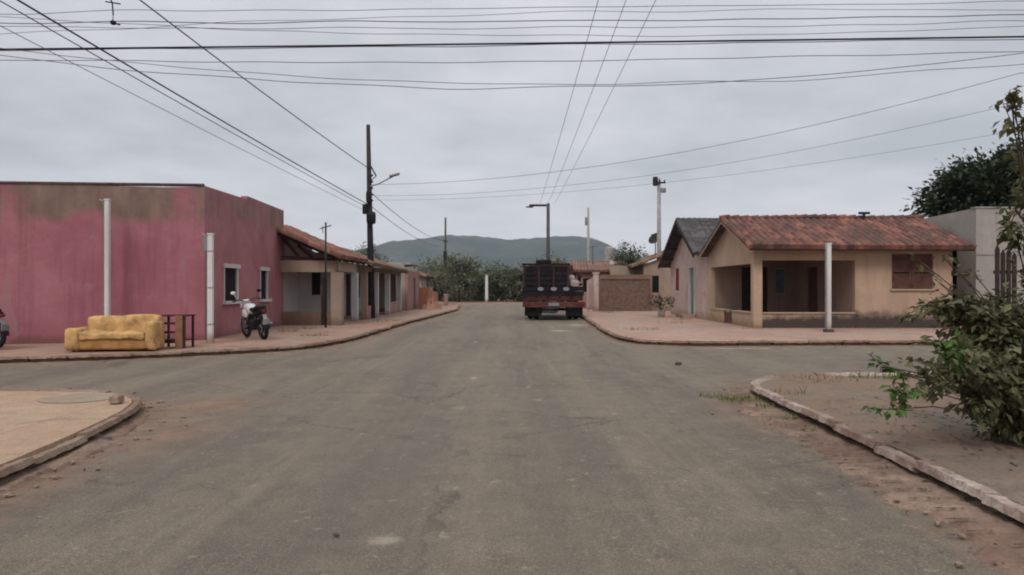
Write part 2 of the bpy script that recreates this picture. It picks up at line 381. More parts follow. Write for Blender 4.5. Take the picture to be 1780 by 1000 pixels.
def dense(path, step=.22, jit=0.0, seed=0):
    rnd = random.Random(seed); out = []
    for (a, b) in zip(path[:-1], path[1:]):
        a, b = Vector(a), Vector(b); L = (b-a).length
        s = step if max(abs(a.x), abs(b.x)) < 15 else 2.0
        n = max(1, int(L/s))
        for i in range(n): out.append(a.lerp(b, i/n))
    out.append(Vector(path[-1]))
    # soften the corners of the polyline
    for _ in range(4):
        out = [out[0]]+[(out[i-1]+out[i]*2+out[i+1])/4 for i in range(1, len(out)-1)]+[out[-1]]
    nrm = []
    for i in range(len(out)):
        d = (out[min(i+1, len(out)-1)]-out[max(i-1, 0)]).normalized(); nrm.append(Vector((-d.y, d.x)))
    if jit: out = [p+nn*(mnoise.noise(Vector((p.x*1.7, p.y*1.7, seed)))*jit+rnd.uniform(-.2, .2)*jit) for p, nn in zip(out, nrm)]
    return out, nrm
PATHS = {'FL': dense(FL, jit=.07, seed=1), 'FR': dense(FR, jit=.05, seed=2), 'NR': dense(NR, jit=.018, seed=3), 'NL': dense(NL, jit=.02, seed=4)}

# ground sheet
bm = B()
vs = [bm.verts.new(v) for v in ((-2600, -60, -.03), (2600, -60, -.03), (2600, 3700, -.03), (-2600, 3700, -.03))]
bm.faces.new(vs); struct('ground', bm, M_EARTH)

# road sheet with dirt, pale scuffs and repair patches as attributes of the surface itself
xs = np.arange(-20, 20.01, .125); ys = np.concatenate([np.arange(-3, 30, .125), np.arange(30, 72.1, .3)])
nx, ny = len(xs), len(ys); XX, YY = np.meshgrid(xs, ys); P2 = np.stack([XX.ravel(), YY.ravel()], 1)
dirt = np.zeros(len(P2))
for k, wdt in (('FL', .75), ('FR', .6), ('NR', .95), ('NL', .95)):
    pts = np.array([(p.x, p.y) for p in PATHS[k][0]]); best = np.full(len(P2), 1e9)
    for i in range(len(pts)-1):
        if abs(pts[i][0]) > 22: continue
        a = pts[i]; d = pts[i+1]-a; t = np.clip(((P2-a)@d)/(d@d), 0, 1); q = P2-(a+t[:, None]*d)
        best = np.minimum(best, (q**2).sum(1))
    dirt = np.maximum(dirt, np.clip(1-np.sqrt(best)/wdt, 0, 1)**.8)
def blob(cx, cy, rx, ry, amt): return amt*np.exp(-(((P2[:, 0]-cx)/rx)**2+((P2[:, 1]-cy)/ry)**2))
dirt = np.maximum(dirt, blob(-3.9, 9.4, .7, .9, .95)); dirt = np.maximum(dirt, blob(-3.5, 7.6, .6, 1.6, .75))
dirt = np.maximum(dirt, blob(2.8, 8.6, .55, 2.4, .6)); dirt = np.maximum(dirt, blob(4.8, 12.0, 1.6, .5, .7))
dirt = np.maximum(dirt, blob(3.0, 29.8, .6, 1.0, .5))
dirt = np.maximum(dirt, np.clip((P2[:, 1]-62)/8, 0, 1))
pale = np.zeros(len(P2))
for cx, cy, rx, ry in ((.21, 13.2, .09, .3), (.27, 11.2, .08, .2), (.36, 9.9, .11, .2), (-.62, 12.2, .09, .2), (-.68, 9.2, .12, .14), (-.72, 7.5, .10, .11), (-.58, 5.4, .09, .12), (-.75, 4.4, .15, .14), (-1.0, 20.5, .08, 1.0), (1.7, 25.5, .8, .8), (2.6, 29.5, .7, 1.2), (-.5, 16, .07, .3), (5.6, 18.2, 2.2, .25)):
    pale = np.maximum(pale, blob(cx, cy, rx, ry, .72))
patch = np.clip(blob(-1.5, 7.5, .9, 2.5, 1.0), 0, .6)+blob(-2, 17, 2.4, 1.2, .4)
me = bpy.data.meshes.new('road'); idx = np.arange(nx*ny).reshape(ny, nx)
q = np.stack([idx[:-1, :-1], idx[:-1, 1:], idx[1:, 1:], idx[1:, :-1]], -1).reshape(-1, 4)
zz = np.array([mnoise.noise(Vector((px*.5, py*.4, 3)))*.012+mnoise.noise(Vector((px*2.1, py*2.1, 1)))*.005 for px, py in P2])
gut = dirt*np.array([max(0, mnoise.noise(Vector((px*2.6, py*2.6, 9))))*.045+mnoise.noise(Vector((px*9, py*9, 9)))*.008 for px, py in P2])
me.from_pydata([(a, b, c) for (a, b), c in zip(P2, zz+gut)], [], q.tolist())
for nm, arr in (('dirt', dirt), ('pale', pale), ('patch', patch)):
    at = me.attributes.new(nm, 'FLOAT', 'POINT'); at.data.foreach_set('value', arr.astype(np.float32))
for p_ in me.polygons: p_.use_smooth = True
me.materials.append(A_ASPH); o = bpy.data.objects.new('road', me); COL.objects.link(o); tag(o, kind='structure')
# cross street beyond the fine sheet
bm = B()
for a, b in ((-80, -20), (20, 80)):
    vs = [bm.verts.new(v) for v in ((a, 4, 0), (b, 4, 0), (b, 24, 0), (a, 24, 0))]; bm.faces.new(vs)
struct('street', bm, A_ASPH)

# pavements (raised blocks) and kerbs
def pavement(name, key, close, mat, h=.13):
    pts, nr = PATHS[key]; bm = B()
    ring = [Vector((p.x, p.y, h)) for p in pts]+[Vector((*c, h)) for c in close]
    tv = [bm.verts.new(p) for p in ring]; bv = [bm.verts.new(p-Vector((0, 0, h+.02))) for p in ring]
    bm.faces.new(tv)
    for i in range(len(tv)): bm.faces.new((tv[i], bv[i], bv[(i+1) % len(tv)], tv[(i+1) % len(tv)]))
    bmesh.ops.triangulate(bm, faces=[f for f in bm.faces if len(f.verts) > 4])
    return struct(name, bm, mat)
pavement('pavement_far_left', 'FL', [(-60, 71)], M_PAV_RED)
pavement('pavement_far_right', 'FR', [(60, 71)], M_PAV_PINK)
pavement('pavement_near_right', 'NR', [(60, -6)], M_PAV_GREY)
pavement('pavement_near_left', 'NL', [(-60, -6)], M_PAV_TAN)
def kerb(name, key, sgn, mat, wdt=.16, h=.15, stone=.8, rough=.01, xlim=16, broken=0.0, seed=0):
    """kerb stones laid along the pavement edge, each with its own tilt and chipped edge"""
    rnd = random.Random(seed); pts, nr = PATHS[key]; bm = B(); run = 0; seg = []
    def flush(seg):
        if len(seg) < 2: return
        dz = rnd.uniform(-.018, .008)*(1+broken); ds = rnd.uniform(-.008, .008)
        seg = [(p.copy(), nn) for p, nn in seg]; t0 = (seg[1][0]-seg[0][0]).normalized(); seg[0][0].xy += t0*.009; t1 = (seg[-1][0]-seg[-2][0]).normalized(); seg[-1][0].xy -= t1*.009
        seg = [(a.lerp(b, k/4), na.lerp(nb, k/4)) for (a, na), (b, nb) in zip(seg[:-1], seg[1:]) for k in range(4)]+[seg[-1]]
        if rnd.random() < broken*.25: dz -= .025
        rings = []
        for p, nn in seg:
            j = lambda: rnd.uniform(-rough, rough)*(2.2 if rnd.random() < .12*broken else 1)
            prof = [(-.02, -.02), (-.01, h*.8), (.025, h), (wdt-.02, h+.005), (wdt, h*.7)]
            rings.append([bm.verts.new((p.x+nn.x*sgn*(u+ds+j()), p.y+nn.y*sgn*(u+ds+j()), max(-.02, v+dz*(v > 0)+(j() if v > 0 else 0)))) for u, v in prof])
        for i in range(len(rings)-1):
            for k in range(4): bm.faces.new((rings[i][k], rings[i+1][k], rings[i+1][k+1], rings[i][k+1]))
        bm.faces.new(rings[0]); bm.faces.new(rings[-1])
    for i, (p, nn) in enumerate(zip(pts, nr)):
        if abs(p.x) > xlim: continue
        if seg: run += (p-seg[-1][0]).length
        seg.append((p, nn))
        if run > stone*rnd.uniform(.7, 1.3):
            flush(seg); d = nn.orthogonal().normalized()*.02; seg = [(p, nn)]; run = 0
    flush(seg); return struct(name, bm, mat)
# dense() normals point to the left of travel; sgn chosen so the stone sits on the road side of the block edge
kerb('kerb_far_left', 'FL', -1, M_KERB_DIRTY, seed=1, wdt=.14, h=.14)
kerb('kerb_far_right', 'FR', -1, M_KERB_DIRTY, seed=2, wdt=.14, h=.145)
kerb('kerb_near_right', 'NR', -1, M_KERB, .14, .165, .75, .004, 14, .5, 3)
kerb('kerb_near_left', 'NL', -1, M_KERB_DIRTY, .12, .14, .9, .006, 14, .1, 4)
M_GUT = paving('silted_gutter', (.17, .115, .085), (.33, .235, .175), (.15, .085, .062), .75)
def gutter(name, key, w0, ylo, yhi, xlim, h, seed):
    """strip of old gutter concrete and silt along the kerb, with a ragged outer edge standing a little above the asphalt"""
    pts, nr = PATHS[key]; bm = B(); prev = None
    pp = [(p, nn) for p, nn in zip(pts, nr) if abs(p.x) < xlim and ylo < p.y < yhi]; fine_ = []
    for (p, nn), (q_, n2) in zip(pp[:-1], pp[1:]):
        for k in range(3): fine_.append((p.lerp(q_, k/3), nn.lerp(n2, k/3)))
    tot = len(fine_)
    for i, (p, nn) in enumerate(fine_):
        e = min(1, i/12, (tot-1-i)/12)
        wd = w0*(.75+.35*mnoise.noise(Vector((p.x*1.1, p.y*1.1, seed)))+.16*mnoise.noise(Vector((p.x*6, p.y*6, seed)))+.07*mnoise.noise(Vector((p.x*19, p.y*19, seed))))*(.25+.75*e)
        row = []
        for k in range(9):
            u = k/8; z_ = h*(.9+.5*mnoise.noise(Vector((p.x*3, p.y*3, u*3+seed)))+.3*mnoise.noise(Vector((p.x*11, p.y*11, u*9))))
            z_ = z_*(1.25-.5*u) if k < 8 else -.02
            row.append(bm.verts.new((p.x-nn.x*wd*(u-.0)*1.0, p.y-nn.y*wd*u, max(z_, .012) if k < 8 else z_)))
        if prev:
            for k in range(8): bm.faces.new((prev[k], prev[k+1], row[k+1], row[k]))
        prev = row
    return struct(name, bm, M_GUT)
gutter('gutter_near_right', 'NR', .74, 1.5, 10.9, 4.2, .034, 5)
gutter('gutter_near_left', 'NL', .40, 2.0, 9.3, 5.0, .026, 6)
gutter('gutter_far_left', 'FL', .30, 14.0, 46, 12, .02, 7)
gutter('gutter_far_right', 'FR', .28, 18.0, 46, 12, .02, 8)
# grey cement repair on the near-left corner
bm = B(); n = 26
ring = [bm.verts.new((-5.35+math.cos(t)*.46*(1+.12*mnoise.noise(Vector((math.cos(t)*2, math.sin(t)*2, 0)))), 9.15+math.sin(t)*.42, .136)) for t in [2*math.pi*i/n for i in range(n)]]
c0 = bm.verts.new((-5.35, 9.15, .14))
for i in range(n): bm.faces.new((c0, ring[i], ring[(i+1) % n]))
struct('cement_patch', bm, paving('cement_patch', (.27, .225, .17), (.34, .28, .215), (.3, .2, .14), .5))

# ------------------------------------------------------------ hill and far country
bm = B()
prof = [(200, 492), (420, 480), (560, 466), (620, 446), (655, 432), (700, 421), (745, 417), (790, 412), (830, 413), (880, 418), (930, 416), (985, 414), (1020, 418), (1045, 427), (1066, 442), (1100, 458), (1180, 472), (1400, 482), (1700, 492)]
def ridge(px):
    for (a, ya), (b, yb) in zip(prof[:-1], prof[1:]):
        if a <= px <= b: return ya+(yb-ya)*(px-a)/(b-a)
    return 495
D = 2400.0; KS = D/620; grid = []
for j in range(26):
    yy = D-(230-j*15)*KS; row = []
    for i in range(300):
        px = 200+i*5.0; xx = (px-890)/1285*D
        Hh = (500-ridge(px))/1285*D
        f = math.sin(min(1.0, j/15)*math.pi/2)**1.3 if j <= 15 else 1-(j-15)/24
        nn = mnoise.fractal(Vector((xx/KS*.012, yy/KS*.012, 2)), .8, 2.0, 4)*7*KS*f*min(1, Hh/20/KS)
        cn = (abs(mnoise.noise(Vector((xx*.09, yy*.09, 5))))*6+abs(mnoise.noise(Vector((xx*.02, yy*.02, 8))))*9)*f
        row.append(bm.verts.new((xx, yy, max(-4, Hh*f+nn*(1-abs(f)*.75)+cn*.75+1.0*f-3))))
    grid.append(row)
for j in range(25):
    for i in range(299): bm.faces.new((grid[j][i], grid[j][i+1], grid[j+1][i+1], grid[j+1][i]))
m, n_, p_ = newmat('wooded_hillside'); P = n_.pos()
c = n_.mix(n_.rng(n_.noise(P, .008, 6, .65), .38, .62), (.014, .026, .020), (.075, .085, .05))
c = n_.mix(n_.rng(n_.noise(P, .035, 6, .8), .42, .58, 0, .85), c, (.02, .032, .018))
n_.put(c, p_.inputs['Base Color']); p_.inputs['Roughness'].default_value = 1.0
struct('hill', bm, m, smooth=True)

# ------------------------------------------------------------ foliage
def leaves(name, spots, mat, parent=None, size=.1, aspect=.5, seed=0, young=(), droop=.3, folded=True):
    """spots: list of (pos, outward dir). One small bent leaf at each."""
    rnd = random.Random(seed); V = []; F = []; vals = []; yv = []
    off = BASE[parent.name] if parent is not None else Vector((0, 0, 0))
    for k, (p, d) in enumerate(spots):
        s = size*rnd.uniform(.6, 1.3)
        d = (Vector(d)+Vector((rnd.gauss(0, .6), rnd.gauss(0, .6), rnd.gauss(0, .45)-droop))).normalized()
        a = d.cross(Vector((rnd.gauss(0, .4), rnd.gauss(0, .4), 1))).normalized(); nn = a.cross(d).normalized()
        p = Vector(p)-off; wv = s*aspect; b = len(V); v = rnd.random()
        y = 1.0 if young and any((p+off-Vector(c)).length < r for c, r in young) and rnd.random() < .75 else 0.0
        if folded:
            V += [p, p+d*s*.45+a*wv*.5+nn*s*.08, p+d*s-nn*s*.12, p+d*s*.45-a*wv*.5+nn*s*.08, p+d*s*.5-nn*s*.03]
            F += [(b, b+1, b+4), (b+1, b+2, b+4), (b+2, b+3, b+4), (b+3, b, b+4)]; vals += [v]*5; yv += [y]*5
        else:
            V += [p, p+d*s*.5+a*wv*.5, p+d*s-nn*s*.15, p+d*s*.5-a*wv*.5]; F += [(b, b+1, b+2, b+3)]; vals += [v]*4; yv += [y]*4
    me = bpy.data.meshes.new(name); me.from_pydata([tuple(v) for v in V], [], F)
    at = me.attributes.new('v', 'FLOAT', 'POINT'); at.data.foreach_set('value', vals)
    at = me.attributes.new('young', 'FLOAT', 'POINT'); at.data.foreach_set('value', yv)
    me.materials.append(mat); o = bpy.data.objects.new(name, me); COL.objects.link(o)
    if parent is not None: o.parent = parent
    BASE[o.name] = off; return o
def crown_spots(c, r, nclump, nleaf, rnd, csize=.28, shell=.75, cut=None):
    c = Vector(c); out = []
    for _ in range(nclump):
        while True:
            d = Vector((rnd.gauss(0, 1), rnd.gauss(0, 1), rnd.gauss(0, 1)))
            if d.length > .01: break
        d.normalize(); q = rnd.uniform(shell*.55, 1.0)
        q *= 1+.18*mnoise.noise(d*2.3+Vector((c.x, c.y, 0)))
        cc = Vector((c.x+d.x*r[0]*q, c.y+d.y*r[1]*q, c.z+d.z*r[2]*q)); cs = csize*rnd.uniform(.6, 1.3)
        for _ in range(nleaf):
            e = Vector((rnd.gauss(0, 1), rnd.gauss(0, 1), rnd.gauss(0, .75)))*cs*.5
            p = cc+e
            if cut and not cut(p): continue
            out.append((p, (e.normalized()*.6+d*.6)))
    return out
def tree(name, label, cat, base, h, r, trunk_r, mat, nclump, nleaf, size, seed, group=None, crown_c=None, csize=None):
    rnd = random.Random(seed); t = thing(name, label, cat, base, group); b = Vector(base)
    cc = Vector(crown_c) if crown_c else b+Vector((0, 0, h-r[2]))
    bm = B(); top = cc+Vector((0, 0, -r[2]*.2))
    mid = b.lerp(top, .5)+Vector((rnd.uniform(-.2, .2), rnd.uniform(-.2, .2), 0))
    tube(bm, [b+Vector((0, 0, -.05)), b.lerp(mid, .5), mid, top], trunk_r, 9, trunk_r*.55)
    for k in range(7):
        a = rnd.uniform(0, 6.28); s = mid.lerp(top, rnd.uniform(0, 1)); e = cc+Vector((math.cos(a)*r[0]*.75, math.sin(a)*r[1]*.75, rnd.uniform(-.4, .7)*r[2]))
        tube(bm, [s, s.lerp(e, .5)+Vector((0, 0, .15*r[2])), e], trunk_r*.42, 6, trunk_r*.1)
    obj('trunk', bm, BARK, t, smooth=True)
    leaves('crown', crown_spots(cc, r, nclump, nleaf, rnd, csize or r[0]*.3), mat, t, size, .6, seed, folded=False)
    return t
# the dark tree behind the grey wall on the right
tree('broadleaf_tree', 'large dark green broadleaf tree rising behind the tall grey wall', 'tree', (25.5, 36, .1), 9.5, (5.3, 4.5, 3.3), .3, L_DARK, 1150, 120, .27, 11, crown_c=(26.4, 36, 5.15), csize=.85)
# trees closing the end of the street
END = [(-5.6, 78, 5.2, 2.2, 'small leafy tree left of the pale post at the end of the street'),
       (-2.6, 82, 3.9, 2.4, 'low round tree behind the pale post at the end of the street'),
       (.4, 80, 4.1, 2.1, 'bushy tree just left of the parked truck at the end of the street'),
       (-8.6, 84, 4.6, 2.6, 'broad tree behind the brick wall at the end of the left row'),
       (4.2, 84, 5.0, 2.6, 'tree seen over the right side of the truck roof')]
for i, (x, y, h, r, lab) in enumerate(END):
    tree('street_end_tree', lab, 'tree', (x, y, 0), h, (r, r, h*.42), .16, L_FAR, 90, 40, .3, 30+i, 'trees closing the end of the street')
# a wood beyond them that reads as one mass
rnd = random.Random(5); sp = []
for i in range(150):
    x = rnd.uniform(-60, 60); y = rnd.uniform(100, 200); h = rnd.uniform(3.2, 5.2)*(1 if y < 150 else 1.25)
    sp += crown_spots((x, y, h*.5), (3.6, 3, h*.55), 14, 18, rnd, 1.3)
ws = []
for i in range(60):
    x = rnd.uniform(-30, 30); y = rnd.uniform(93, 99); ws += crown_spots((x, y, 1.3), (1.6, 1.2, 1.5), 10, 14, rnd, .9)
sp += ws
tag(leaves('woodland', sp, L_FAR, None, .75, .7, 9, folded=False), 'grey green woodland filling the low ground below the hill', 'woodland', kind='stuff')
sp = []
for i in range(70):
    x = -16+i*.46+rnd.uniform(-.3, .3); y = rnd.uniform(80, 92); sp += crown_spots((x, y, .8), (1.3, 1.2, rnd.uniform(.7, 1.3)), 12, 16, rnd, .7)
tag(leaves('undergrowth', sp, L_FAR, None, .34, .6, 10, folded=False), 'grey green undergrowth along the end of the street under the trees', 'undergrowth', kind='stuff')
tree('green_tree', 'bright green round treetop peeping over the left tiled roofs', 'tree', (-11.6, 58, .1), 4.6, (2.2, 2, 1.5), .18, L_OLIVE, 90, 50, .16, 77)
tree('yard_tree', 'olive brown tree beside the water tank above the right roofs', 'tree', (8.1, 51, .1), 4.3, (1.3, 1.3, 1.3), .15, L_OLIVE, 90, 60, .15, 78)
tree('yard_tree', 'low dark bush-like tree rising between the two brown tiled roofs', 'tree', (7.3, 46.6, .1), 3.4, (.8, .9, .8), .08, L_OLIVE, 60, 50, .13, 80)
tree('bare_yard_tree', 'scrubby grey green tree behind the heap of bricks on the left', 'tree', (-6.0, 58, .1), 3.6, (1.6, 1.4, 1.2), .1, L_FAR, 50, 40, .14, 79)

# ------------------------------------------------------------ roof builder
def roof(bm, p00, p10, p01, p11, pitch=.22, row=.38, amp=.055, th=.05):
    """p00-p10 along the eave, p01-p11 along the ridge; barrel tiles run from ridge to eave, as real relief"""
    p00, p10, p01, p11 = map(Vector, (p00, p10, p01, p11)); L = (p10-p00).length; S = (p01-p00).length
    nu = int(L/pitch)*6; nv = max(2, int(S/row)*3)
    nrm = (p10-p00).cross(p01-p00).normalized()
    if nrm.z < 0: nrm = -nrm
    G = []
    for j in range(nv+1):
        v = j/nv; rowv = []
        for i in range(nu+1):
            u = i/nu; p = p00.lerp(p10, u).lerp(p01.lerp(p11, u), v)
            hgt = abs(math.sin(math.pi*u*L/pitch))**.7*amp*1.6-(v*S/row % 1)*.03
            col = math.floor(u*L/pitch); hgt += (mnoise.noise(Vector((col*1.7, math.floor(v*S/row)*2.3, 4))))*.018
            sag = -math.sin(math.pi*u)*.03
            rowv.append(bm.verts.new(p+nrm*hgt+Vector((0, 0, sag))))
        G.append(rowv)
    for j in range(nv):
        for i in range(nu): bm.faces.new((G[j][i], G[j][i+1], G[j+1][i+1], G[j+1][i]))
    # under-boarding
    vs = [bm.verts.new(p-nrm*(th+.05)) for p in (p00, p10, p11, p01)]; bm.faces.new(vs)
    es = [G[0][0], G[0][-1], G[-1][-1], G[-1][0]]
    for k in range(4):
        a, b = k, (k+1) % 4
        if k == 0: rim = G[0]
        elif k == 1: rim = [G[j][-1] for j in range(nv+1)]
        elif k == 2: rim = G[-1][::-1]
        else: rim = [G[j][0] for j in range(nv, -1, -1)]
        for i in range(len(rim)-1):
            t = (i+.5)/(len(rim)-1); bm.faces.new((rim[i], rim[i+1], vs[b] if t > .5 else vs[a]))
        bm.faces.new((rim[len(rim)//2], vs[a], vs[b]))
def pane_window(parent, x0, x1, y0, y1, z0, z1, frame, glass, axis, fw=.05, d=.03, n=1):
    """window in a wall; axis 'x' = spans x, 'y' = spans y. Frame around the opening, glass behind, mullions"""
    bm = B()
    if axis == 'x':
        ym = (y0+y1)/2
        for a, b, c, e in ((x0, x0+fw, z0, z1), (x1-fw, x1, z0, z1), (x0+fw, x1-fw, z0, z0+fw), (x0+fw, x1-fw, z1-fw, z1)): box(bm, a, b, ym-d, ym+d, c, e)
        for k in range(1, n+1): q = x0+(x1-x0)*k/(n+1); box(bm, q-.018, q+.018, ym-d*.8, ym+d*.8, z0+fw, z1-fw)
        f = obj('window', bm, frame, parent); g_ = B(); box(g_, x0+fw, x1-fw, ym-.006, ym+.006, z0+fw, z1-fw)
    else:
        xm = (x0+x1)/2
        for a, b, c, e in ((y0, y0+fw, z0, z1), (y1-fw, y1, z0, z1), (y0+fw, y1-fw, z0, z0+fw), (y0+fw, y1-fw, z1-fw, z1)): box(bm, xm-d, xm+d, a, b, c, e)
        for k in range(1, n+1): q = y0+(y1-y0)*k/(n+1); box(bm, xm-d*.8, xm+d*.8, q-.018, q+.018, z0+fw, z1-fw)
        f = obj('window', bm, frame, parent); g_ = B(); box(g_, xm-.006, xm+.006, y0+fw, y1-fw, z0+fw, z1-fw)
    obj('pane', g_, glass, f); return f
GZ = .13  # top of the pavements

# ------------------------------------------------------------ pink corner building
pk = thing('pink_building', 'flat-topped pink corner building with peeling upper wall and two small dark windows', 'building', (-8.0, 19.2, GZ))
C0 = (-8.0, 19.25); dF = Vector((-.945, -.327)).normalized(); Lf = 24
far = Vector(C0)+dF*Lf
bm = B(); wall(bm, (far.x, far.y), C0, GZ-.05, lambda u: 3.55+.58*min(1, max(0, (u-6)/18))+.03*math.sin(u*1.3), .2, extra=[i*1.0 for i in range(1, 24)])
obj('front_wall', bm, PINK, pk)
def ptop(u): return 4.13 if u < 3.55 else (4.34 if u > 3.7 else 4.22)
bm = B(); wall(bm, (-8.003, 19.26), (-8.4, 27.2), GZ-.05, lambda u: (4.15+.02*u) if u < 3.6 else 4.33, .2, holes=[(1.5, 2.7, 1.12, 2.06), (5.0, 5.85, 1.12, 2.06)], extra=[3.59, 3.61])
obj('side_wall', bm, PINK_SIDE, pk)
bm = B(); wall(bm, (-8.402, 27.2), (-20, 27.2), GZ-.05, 4.33, .2); obj('rear_wall', bm, PINK_SIDE, pk)
bm = B(); vs = [bm.verts.new(v) for v in ((-8.25, 19.5, 3.5), (-8.62, 27.0, 3.5), (-20, 27.0, 3.5), (-29, 12.4, 3.3))]; bm.faces.new(vs); obj('flat_roof', bm, CONC_L, pk)
# coping stones on the wall tops
bm = B()
for i in range(24):
    a = far.lerp(Vector(C0), i/24); b = far.lerp(Vector(C0), (i+.985)/24); nrm2 = Vector((-(C0[1]-far.y), C0[0]-far.x)).normalized()
    za = 3.55+.58*min(1, max(0, (i-6)/18)); zb = 3.55+.58*min(1, max(0, (i+1-6)/18))
    bar(bm, (a.x+nrm2.x*.1, a.y+nrm2.y*.1, za+.045), (b.x+nrm2.x*.1, b.y+nrm2.y*.1, zb+.045), .26, .05)
obj('coping', bm, simple('sooty_coping', (.10, .06, .06), .9, .4, 6), pk)
def on_side(u): return Vector((-8.003, 19.26)).lerp(Vector((-8.4, 27.2)), u/7.95)
for (u0, u1) in ((1.5, 2.7), (5.0, 5.85)):
    a, b = on_side(u0), on_side(u1); fr = B()
    zt, zb = 2.06, 1.12
    dd = (b-a).normalized(); nn = Vector((-dd.y, dd.x))
    def Q(u, off, z): q = a+dd*u+nn*off; return (q.x, q.y, z)
    W = u1-u0
    # white surround, proud of the wall
    bar(fr, Q(-.1, -.02, zt+.06), Q(W+.1, -.02, zt+.06), .06, .12); bar(fr, Q(-.14, -.045, zb-.05), Q(W+.14, -.045, zb-.05), .13, .08)
    bar(fr, Q(-.03, -.008, zb-.01), Q(-.03, -.008, zt), .03, .04) ; bar(fr, Q(W-.05, .03, zb-.01), Q(W-.05, .03, zt), .09, .1)
    
    f = obj('window', fr, WHT, pk); g_ = B(); bar(g_, Q(0, .05, (zt+zb)/2), Q(W-.1, .05, (zt+zb)/2), .02, zt-zb); obj('pane', g_, VOID, f)  # near-black sheet, not glass: paints the room's shade behind the open window

# whitewashed service posts standing against the pink walls
def service_post(x, y, h, label, wd=.11, box_=False, mat=POST_W, grp='whitewashed service posts'):
    t = thing('service_post', label, 'post', (x, y, GZ), grp)
    bm = B(); box(bm, x-wd/2, x+wd/2, y-wd/2, y+wd/2, GZ-.05, h, rz=.05); box(bm, x-wd/2-.012, x+wd/2+.012, y-wd/2-.012, y+wd/2+.012, h+.001, h+.035, rz=.05)
    obj('shaft', bm, mat, t)
    bm = B(); tube(bm, [(x-wd/2-.03, y, GZ), (x-wd/2-.03, y, h-.15), (x-wd/2-.06, y, h-.02), (x-wd/2-.14, y, h+.02)], .017, 6); obj('conduit', bm, METAL_G, t)
    if box_:
        bm = B(); box(bm, x-wd/2-.11, x-wd/2-.002, y-.05, y+.05, h-.40, h-.05); obj('meter_box', bm, METAL_G, t)
        for k in range(3): bm = B(); torus(bm, (x, y, h-.4-k*.9), (0, 0, 1), wd*.6, .012, 12, 5); obj('strap', bm, METAL_G, t)
    return t
service_post(-9.85, 18.0, 3.62, 'tall white square post against the pink wall behind the mustard sofa', .10)
service_post(-7.42, 18.2, 2.80, 'white square post with a grey meter box at the corner of the pink building', .12, True)

# ------------------------------------------------------------ mustard sofa
t = thing('sofa', 'worn mustard yellow two-seat sofa standing on the pavement against the pink wall', 'sofa', (-8.56, 16.0, GZ), rz=R(9))
sx, sy = -8.56, 16.0
def SB(*a, **k): b = B(); rbox(b, *a, **k); return b
obj('base', SB(sx-.92, sx+.95, sy-.36, sy+.42, GZ+.04, GZ+.33, r=.07, amp=.02, cuts=7), SOFA_D, t, True)
bk = B(); rbox(bk, sx-.80, sx+.98, sy+.16, sy+.50, GZ+.2, GZ+.87, r=.10, amp=.05, cuts=9)
for v in bk.verts:
    if v.co.z > GZ+.5: v.co.z -= .05*(1-((v.co.x-sx)+.8)/1.8); v.co.y += .12*(v.co.z-GZ-.5)
obj('backrest', bk, SOFA, t, True)
obj('seat_cushion', SB(sx-.76, sx+.80, sy-.42, sy+.22, GZ+.28, GZ+.47, r=.06, amp=.055, cuts=12), SOFA, t, True)
obj('armrest', SB(sx-1.1, sx-.74, sy-.42, sy+.4, GZ+.03, GZ+.56, r=.10, amp=.035, cuts=7), SOFA, t, True)
obj('armrest', SB(sx+.80, sx+1.06, sy-.42, sy+.42, GZ+.03, GZ+.72, r=.09, amp=.035, cuts=7, seed=5), SOFA, t, True)
for dx in (-.9, .9):
    for dy in (-.3, .36): bm = B(); tube(bm, [(sx+dx, sy+dy, GZ), (sx+dx, sy+dy, GZ+.07)], .025, 8, .035); obj('foot', bm, WOOD_D, t)
t.scale = (.84, .86, .9)
# open wooden stand between the sofa and the post
t = thing('wooden_stand', 'broken wooden stand with dark rails and one pale board between sofa and post', 'stand', (-7.6, 16.8, GZ))
x0, x1, y0, y1 = -7.92, -7.36, 16.6, 17.05
for k, (a, b) in enumerate(((x0, y0), (x1, y0), (x0, y1), (x1, y1))):
    bm = B(); box(bm, a-.022, a+.022, b-.022, b+.022, GZ, GZ+.72-(.04 if k == 0 else 0)); obj('leg', bm, WOOD_P, t)
bm = B(); box(bm, x0-.05, x1+.05, y0-.04, y1+.04, GZ+.722, GZ+.75); obj('top_board', bm, WOOD_P, t)
for zz_ in (.12, .34, .54):
    bm = B(); box(bm, x0+.023, x1-.023, y0-.018, y0+.018, GZ+zz_, GZ+zz_+.05); obj('rail', bm, WOOD_P, t)
bm = B(); box(bm, x0+.023, x1-.023, y0+.02, y1, GZ+.17, GZ+.19); obj('shelf', bm, WOOD_P, t)
bm = B(); box(bm, -7.54, -7.38, y0-.06, y0-.026, GZ+.01, GZ+.74, rz=.0); obj('pale_board', bm, simple('brown_board', (.20, .105, .06), .8, .3, 6), t)
